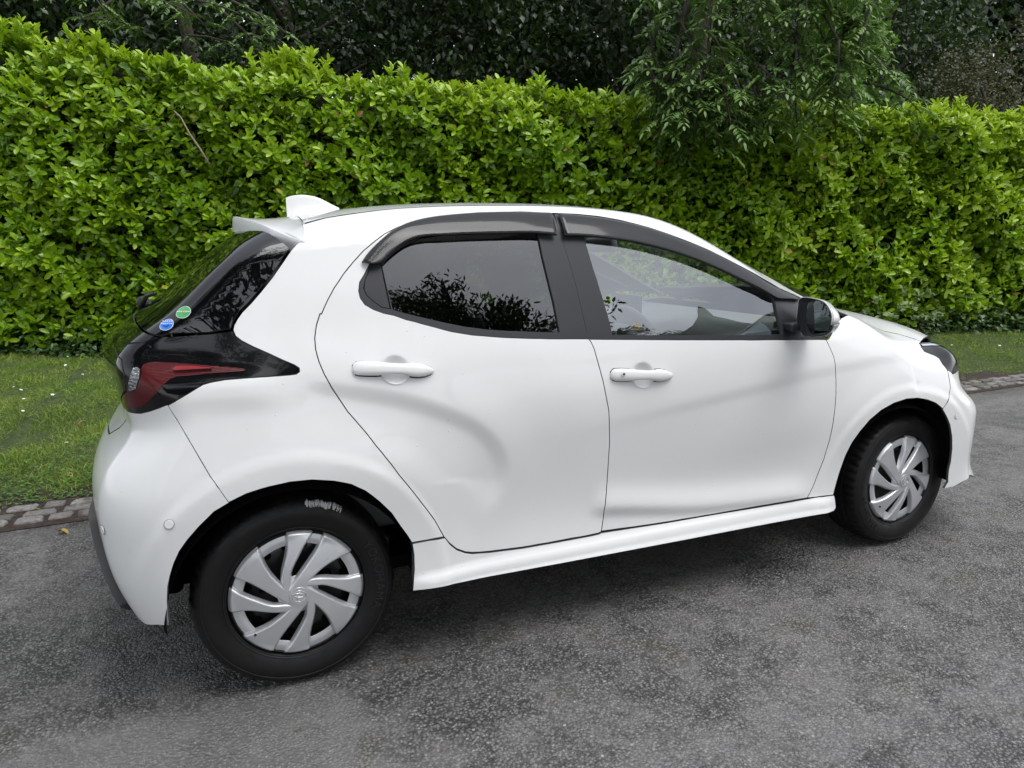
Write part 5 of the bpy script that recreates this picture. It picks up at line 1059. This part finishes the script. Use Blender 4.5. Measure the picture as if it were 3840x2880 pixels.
def dandelion():
    e = empty('dandelion', (-.52, 3.35, hz(-.52, 3.35)), 0, 'single yellow dandelion head in the grass next to the tail lamp', 'dandelion'); bm = bmesh.new(); bmesh.ops.create_uvsphere(bm, u_segments=12, v_segments=6, radius=.018, matrix=Matrix.Translation((0, 0, .10)) @ Matrix.Diagonal((1, 1, .5, 1))); bmo('flower_head', bm, e, mat('dandelion_yellow', (.75, .5, .02), .8)); bm = bmesh.new(); tube(bm, [(0, 0, 0), (.005, 0, .095)], .002, 5); bmo('stem', bm, e, mat('dandelion_stem', (.1, .15, .03), .7))
dandelion()
# ---------------------------------------------------------------- ivy along the foot of the hedge
def ivy():
    rg = np.random.default_rng(31); n = 9500; s = rg.uniform(-2.5, 17, n); d = np.abs(rg.normal(0, .16, n))+.05; z = np.abs(rg.normal(0, .17, n))*(1.2-d); x = HA[0]+HD[0]*s+HN[0]*d; y = HA[1]+HD[1]*s+HN[1]*d; P = np.stack([x, y, z+.03], 1)
    D = np.stack([rg.normal(0, .6, n)+HN[0], rg.normal(0, .6, n)+HN[1], rg.normal(-.2, .4, n)], 1); Nn = np.stack([np.full(n, HN[0])*.6, np.full(n, HN[1])*.6, np.full(n, 1.)], 1)+rg.normal(0, .3, (n, 3))
    o = leaf_mesh('ivy', P, D, Nn, rg.uniform(.04, .085, n), 'ivy', leaf_mat('ivy_leaf', [(0, (.018, .045, .012)), (.5, (.045, .095, .022)), (.85, (.09, .16, .04)), (1, (.22, .30, .13))], .4, .2, (.12, .2, .03)), np.clip(rg.normal(.45, .25, n), 0, 1), .1, .2, None, 8); tag(o, 'dark green ivy and weeds creeping along the foot of the hedge', 'ivy', kind='stuff')
ivy()
STEM = mat('bramble_stem', (.12, .09, .05), .8)
def weed():
    e = empty('bramble', (9.0, 4.15, 0), 0, 'pale leaved bramble weed sprawling out of the hedge foot beyond the bonnet', 'weed'); rg = random.Random(9); lb, ld, bm = [], [], bmesh.new()
    for k in range(16):
        a = rg.uniform(2.6, 6.2); pts = [Vector((rg.uniform(-.8, .8), rg.uniform(-.1, .2), 0))]; h = rg.uniform(.3, .75)
        for t in range(1, 6): pts.append(pts[0]+Vector((math.cos(a)*.09*t, -abs(math.sin(a))*.07*t, h*math.sin(t/5*1.7))))
        bs_ = bmesh.new(); tube(bs_, pts, .004, 5); bmo('stem', bs_, e, STEM, smooth=True)
        for p in pts[1:]:
            for j in range(3): lb.append(p); ld.append((rg.uniform(-1, 1), rg.uniform(-1, .3), rg.uniform(-.4, .5)))
    n = len(lb); r = np.random.default_rng(3)
    leaf_mesh('leaves', np.array([tuple(p) for p in lb]), np.array(ld), np.tile([-.2, -.6, 1.], (n, 1))+r.normal(0, .3, (n, 3)), r.uniform(.06, .12, n), 'ivy', leaf_mat('bramble_leaf', [(0, (.09, .16, .05)), (1, (.22, .30, .12))], .5, .25), r.random(n), .1, .2, e, 9)
weed()
# ---------------------------------------------------------------- trees
BARK = mat('bark', (.05, .042, .032), .9); _N = NT(BARK); _n = _N.noise(18, 5, .7, _N.pos()); _N.bump(_n.outputs[0], .8, .03)
def limbs(bm, base, h, r, rg, spread, nl=7, lean=(0, 0)):
    pts = [Vector((0, 0, 0))]; 
    for k in range(1, 7): pts.append(Vector((lean[0]*k/6*h+rg.uniform(-.06, .06)*k, lean[1]*k/6*h+rg.uniform(-.06, .06)*k, h*k/6)))
    tube(bm, pts, [r*(1.25 if i == 0 else 1-.13*i) for i in range(7)], 10)
    for i in range(nl):
        t = .35+.6*i/nl; p = pts[min(6, int(t*6))]; a = i*2.4+rg.random(); L = spread*rg.uniform(.6, 1.); q = [p]
        for j in range(1, 5): q.append(p+Vector((math.cos(a)*L*j/4, math.sin(a)*L*j/4, L*.55*j/4+rg.uniform(-.1, .1))))
        tube(bm, q, [r*.42*(1-.2*j) for j in range(5)], 6)
def tree(name, loc, h, crown, label, mt, n, lsz, seed, cat='tree', group=None, trunk_h=None, shape='flat', r=.14, hollow=.0, clumps=60, lean=(0, 0), parent=None):
    "crown: list of ellipsoids (dx,dy,z,rx,ry,rz)"
    e = empty(name, loc, 0, label, cat, group); rr = random.Random(seed); rg = np.random.default_rng(seed); bm = bmesh.new(); limbs(bm, loc, trunk_h or h*.8, r, rr, crown[0][3]*.9, lean=lean); bmo('trunk', bm, e, BARK, smooth=True)
    P = []; tot = sum(c[3]*c[4]*c[5] for c in crown); T = []
    for c in crown:
        k = int(n*c[3]*c[4]*c[5]/tot); nc = max(5, int(clumps*c[3]*c[4]*c[5]/tot)); d = unit(rg.normal(0, 1, (nc, 3))); cc = d*(rg.uniform(.45, 1, nc)[:, None])*np.array(c[3:6])+np.array([c[0], c[1], c[2]]); w = rg.integers(0, nc, k)
        off = unit(rg.normal(0, 1, (k, 3)))*(rg.random(k)**.5)[:, None]*np.array([.34, .34, .24])*max(c[3:6])*.95; P.append(cc[w]+off); T.append(np.clip(.5+.25*rg.normal(0, 1, nc)[w]*.6+.5*off[:, 2], 0, 1))
    P = np.concatenate(P); T = np.concatenate(T); n = len(P); D = rg.normal(0, 1, (n, 3)); D[:, 2] -= .35; Nn = rg.normal(0, .5, (n, 3))+np.array([0, 0, 1.])
    leaf_mesh('crown', P, D, Nn, rg.uniform(.7, 1.25, n)*lsz, shape, mt, np.clip(T*.6+.3*rg.random(n), 0, 1), .15, .25, e, seed); return e
def ash_spray(name, tips, label, mt, seed, group=None, e=None, leafl=.26, bark=True, npl=6):
    "hanging branches of compound leaves; tips = list of polylines in world space"
    e = e or empty(name, tips[0][0], 0, label, 'tree', group); o = Vector(e.location); rr = random.Random(seed); rg = np.random.default_rng(seed); bm = bmesh.new(); LB, LD, LN, LL, LR = [], [], [], [], []
    for pl in tips:
        pl = [Vector(p)-o for p in pl]; tube(bm, pl, [.018*(1-.75*i/(len(pl)-1)) for i in range(len(pl))], 6)
        for a, b in zip(pl[:-1], pl[1:]):
            m_ = max(2, int((b-a).length/.13))
            for k in range(m_):
                for w in range(2):
                    p = a+(b-a)*(k/m_); th = rr.uniform(0, 6.28); d = Vector((math.cos(th), math.sin(th)*.8-.25, rr.uniform(-.5, .35))).normalized(); L = leafl*rr.uniform(.7, 1.15); pts = [p+d*L*t+Vector((0, 0, -L*.45*t*t)) for t in (0, .25, .5, .75, 1)]; side = d.cross(Vector((0, 0, 1))).normalized(); tone = rr.uniform(.15, .75)
                    tube(bm, pts, .0022, 4, False)
                    for i in range(npl):
                        t = .22+.78*i/npl; q = p+d*L*t+Vector((0, 0, -L*.45*t*t))
                        for s in (-1, 1): LB.append(q); LD.append(side*s+d*.75+Vector((0, 0, -.35))); LN.append(Vector((rr.uniform(-.2, .2), rr.uniform(-.4, .1), 1))); LL.append(L*.36*rr.uniform(.85, 1.15)); LR.append(tone+rr.uniform(-.1, .1))
                    LB.append(pts[-1]); LD.append(d+Vector((0, 0, -.8))); LN.append(Vector((0, -.2, 1))); LL.append(L*.36); LR.append(tone)
    bmo('branch', bm, e, BARK, smooth=True); leaf_mesh('leaves', np.array([tuple(v) for v in LB]), np.array([tuple(v) for v in LD]), np.array([tuple(v) for v in LN]), np.array(LL), 'slim', mt, np.clip(np.array(LR), 0, 1), .2, .3, e, seed); return e
DARK = leaf_mat('dark_tree_leaf', [(0, (.006, .014, .004)), (.5, (.017, .038, .008)), (1, (.050, .095, .018))], .45, .22, (.06, .12, .015))
IVYL = leaf_mat('ivy_clad_leaf', [(0, (.035, .09, .012)), (.5, (.095, .21, .022)), (1, (.20, .34, .04))], .35, .25, (.15, .25, .02))
ASH = leaf_mat('ash_leaf', [(0, (.065, .135, .030)), (.5, (.135, .245, .055)), (.85, (.21, .34, .075)), (1, (.34, .46, .07))], .42, .28, (.12, .22, .03))
BROWN = leaf_mat('brown_shrub_leaf', [(0, (.030, .030, .012)), (.5, (.07, .07, .025)), (1, (.12, .13, .04))], .6, .2, (.1, .1, .03))
def hp(s, d, z): return (HA[0]+HD[0]*s+HN[0]*d, HA[1]+HD[1]*s+HN[1]*d, z)
def backdrop():
    G = 'trees standing behind the hedge'
    specs = [((-5.2, 11.5, 0), 9, [(0, 0, 5.2, 2.6, 2, 3.6)], 'dark broad tree behind the hedge at the far left of the view', DARK, 22000, .14),
             ((-2.0, 12.2, 0), 10, [(0, 0, 5.4, 2.5, 2, 3.9)], 'dark dense tree behind the hedge above the rear window', DARK, 22000, .14),
             ((1.4, 12.6, 0), 10, [(0, 0, 6.3, 2.6, 2, 3.6)], 'dark tree with thin lower branches and sky showing through it', DARK, 6500, .11),
             ((4.9, 11.8, 0), 10, [(0, 0, 5.5, 2.5, 2, 3.9)], 'dark bushy tree behind the hedge above the car roof', DARK, 22000, .14),
             ((8.3, 11.0, 0), 10, [(0, 0, 5.2, 2.5, 2, 4.0)], 'dark tree behind the overhanging ash branches', DARK, 22000, .14),
             ((13.6, 9.5, 0), 9, [(0, 0, 5.0, 2.8, 2, 3.8)], 'dark tree behind the hedge beyond the ivy covered trunk', DARK, 22000, .14)]
    for i, (loc, h, cr, lab, mt, n, sz) in enumerate(specs): tree('tree', loc, h, cr, lab, mt, n, sz, 40+i, group=G, shape='flat', r=.18, clumps=80)
    tree('ivy_clad_tree', (9.75, 6.4, 0), 8, [(0, 0, 3.6, .75, .7, 1.6), (.15, 0, 5.6, .9, .8, 1.3), (-.2, -.1, 4.6, .8, .7, .9)], 'tree trunk thickly covered in bright green ivy behind the right of the hedge', IVYL, 8500, .085, 51, shape='ivy', r=.2, clumps=60)
    tree('brown_shrub', (12.6, 6.0, 0), 5, [(0, 0, 3.0, 1.5, 1.1, 1.9), (.9, .3, 3.8, 1.2, 1., 1.6)], 'brownish twiggy shrub behind the hedge at the far right', BROWN, 11000, .06, 52, cat='shrub', shape='flat', r=.10, clumps=60)
    tree('dark_shrub', (.3, 8.9, 0), 5, [(0, 0, 3.4, 1.9, .7, .8), (-2.0, .5, 3.5, 1.8, .7, .9)], 'low dark evergreen shrub just behind the hedge top in the middle', DARK, 5000, .09, 53, cat='shrub', r=.07, trunk_h=3, clumps=50)
    rg = np.random.default_rng(60); n = 110000; x = rg.uniform(-16, 30, n); z = rg.uniform(1.5, 9.5, n); y = 17.5-.30*(x-0)*.6+rg.normal(0, .8, n)
    gap = (((x-3.1)/1.6)**2+((z-4.6)/1.2)**2 < 1)|(((x-5.3)/1.3)**2+((z-4.5)/.6)**2 < 1); kp = ~(gap & (rg.random(n) < .88)); x, y, z = x[kp], y[kp], z[kp]; n = len(x); P = np.stack([x, y, z], 1)
    o = leaf_mesh('woodland', P, rg.normal(0, 1, (n, 3)), rg.normal(0, 1, (n, 3))+np.array([0, -.8, .3]), rg.uniform(.24, .42, n), 'flat', DARK, rg.random(n)*.6, .1, .2, None, 61); tag(o, 'dark mass of woodland leaves far behind the hedge', 'woodland', kind='stuff')
backdrop()
def ashes():
    rr = random.Random(5)
    # left: ash boughs reaching over the hedge
    T = []
    for x, y, z, dx, dz, L in ((-2.05, 8.2, 4.7, .8, -.2, 1.0), (-1.55, 8.1, 4.75, .4, -.5, .8), (-1.1, 8.0, 4.6, .9, -.25, 1.1), (-.6, 8.2, 4.75, .6, -.5, .9), (-.1, 8.1, 4.6, .8, -.3, 1.0), (.35, 8.3, 4.7, .7, -.45, 1.1), (-1.5, 8.4, 4.3, .9, -.1, .9), (-.3, 8.5, 4.25, .9, -.15, .9), (.5, 8.3, 4.3, .7, -.3, .8)):
        a = Vector((x, y, z)); d = Vector((dx, -.35, dz)).normalized(); T.append([a, a+d*L*.35+Vector((0, 0, .03)), a+d*L*.7, a+d*L+Vector((0, 0, -.08))])
    e = ash_spray('ash_tree', T, 'ash tree with feathery leaves reaching over the left of the hedge', ASH, 71)
    bm = bmesh.new(); o = Vector(e.location); tube(bm, [Vector((.1, 9.6, 0))-o, Vector((0, 9.5, 2.5))-o, Vector((-.3, 9.1, 4.6))-o, Vector((-.6, 8.8, 6.2))-o], [.13, .11, .09, .06], 10)
    for t in T: tube(bm, [Vector((-.4, 9.0, 5.0))-o, (Vector((-.4, 9.0, 5.0))+t[0])/2-o+Vector((0, 0, .15)), t[0]-o], [.04, .03, .018], 6)
    bmo('trunk', bm, e, BARK, smooth=True)
    # right: a big ash hanging down in front of the hedge
    T = []
    for k in range(64):
        s = rr.uniform(8.3, 11.0); c = abs(s-9.3)/1.9; z1 = rr.uniform(2.55, 4.6) if k < 44 else rr.uniform(2.35, 3.0)
        if k >= 44: s = rr.uniform(8.2, 9.7)
        if c > .75: z1 = max(z1, 3.1)
        d = rr.uniform(.15, .9); L = rr.uniform(.5, .9); a = Vector(hp(s+rr.uniform(-.3, .3), d, z1+L)); b = Vector(hp(s+rr.uniform(-.35, .35), d+rr.uniform(.0, .3), z1)); T.append([a, a*.65+b*.35+Vector((0, 0, .05)), a*.3+b*.7+Vector((0, 0, .03)), b])
    for k in range(5):   # boughs reaching out to the right
        s = 10.4+.15*k; a = Vector(hp(s, .5, 4.2-.2*k+rr.uniform(-.1, .1))); T.append([a, a+Vector((.30, -.08, -.06)), a+Vector((.62, -.16, -.18)), a+Vector((.85, -.2, -.36))])
    for k in range(16): 
        s = rr.uniform(8.0, 11.3); a = Vector(hp(s, rr.uniform(.0, .7), rr.uniform(4.3, 5.2))); T.append([a, a+Vector((rr.uniform(-.3, .3), -.1, -.1)), a+Vector((rr.uniform(-.5, .5), -.2, -.35))])
    e = ash_spray('ash_tree', T, 'large ash tree whose leafy branches hang down over the hedge front', ASH, 72, leafl=.29); o = Vector(e.location)
    hub = Vector(hp(9.7, -1.2, 6.3)); bm = bmesh.new(); tube(bm, [Vector(hp(9.4, -2.0, 0))-o, Vector(hp(9.5, -1.9, 2.6))-o, hub-o, Vector(hp(9.6, -1.0, 8))-o], [.2, .17, .14, .08], 10)
    for i, t in enumerate(T):
        if i % 5 == 0: m_ = (hub+t[0])/2+Vector((0, 0, .25)); tube(bm, [hub-o, m_-o, t[0]-o], [.025, .02, .014], 6)
    for a, b in (((8.15, .35, 3.7), (8.3, .45, 2.9)), ((8.6, .3, 3.9), (8.35, .45, 3.15)), ((9.9, .5, 4.1), (10.1, .6, 3.4)), ((8.9, .3, 3.6), (9.0, .5, 2.9))): p, q = Vector(hp(*a)), Vector(hp(*b)); tube(bm, [p-o, (p+q)/2-o+Vector((.06, 0, .04)), q-o], [.02, .016, .012], 6)
    bmo('trunk', bm, e, BARK, smooth=True)
ashes()
# ---------------------------------------------------------------- across the road, seen only in the glass and paint
G2 = 'trees across the road'
tree('street_tree', (2.9, -8.4, 0), 8.4, [(-.4, 0, 7.0, 2.0, 1.6, 1.5), (1.7, .2, 6.8, 1.7, 1.1, 1.5), (2.9, .1, 6.0, 1.1, 1., 1.0), (-2.6, .2, 6.7, 1.6, 1.1, 1.3), (-.2, .5, 4.6, 2.8, 1.4, 1.4), (3.4, .1, 4.9, 1.5, 1., 1.2), (-4.4, .2, 5.0, 1.6, 1.1, 1.1)], 'leafy street tree across the road behind the photographer', DARK, 44000, .13, 81, group=G2, shape='slim', r=.13, clumps=150)
tree('street_tree', (-4.8, -5.4, 0), 9.5, [(2.0, 1.2, 8.7, 3.3, 2.9, 1.5), (-.4, 1.8, 7.2, 2.6, 2.6, 1.8), (0, .6, 4.9, 1.8, 1.9, 1.4), (3.6, -.8, 8.2, 1.8, 1.6, 1.3)], 'tall street tree spreading over the road behind the rear of the car', DARK, 46000, .16, 82, group=G2, shape='slim', r=.18, clumps=120)
tree('street_tree', (-1.9, -9.6, 0), 8, [(0, 0, 5.4, 2.2, 1.6, 2.8), (-1.8, .4, 4.2, 1.5, 1.2, 1.6)], 'dark round headed tree across the road facing the tail lamp', DARK, 24000, .15, 83, group=G2, shape='flat', r=.16, clumps=70)
def house():
    e = empty('house', (14.5, -13.0, 0), R_(-38), 'brown roofed house across the road behind the photographer', 'house'); bm = bmesh.new(); box(bm, (0, 0, 2.6), (11, 7, 5.2)); bmo('wall', bm, e, mat('render_wall', (.30, .24, .18), .9))
    bm = bmesh.new(); L = [[(x, -3.9, 5.1), (x, 0, 8.3), (x, 3.9, 5.1)] for x in (-5.9, 5.9)]; loft(bm, L, True, True, True); bmo('roof', bm, e, mat('roof_tile', (.07, .05, .04), .85))
    for x in (-3.2, 0, 3.2):
        for z in (1.5, 4.0):
            bm = bmesh.new(); box(bm, (x, 3.52, z), (1.3, .08, 1.2)); f = bmo('window', bm, e, mat('window_frame', (.7, .7, .68), .5)); bm = bmesh.new(); box(bm, (x, 3.57, z), (1.15, .03, 1.05)); bmo('pane', bm, f, M['gloss'])
house()
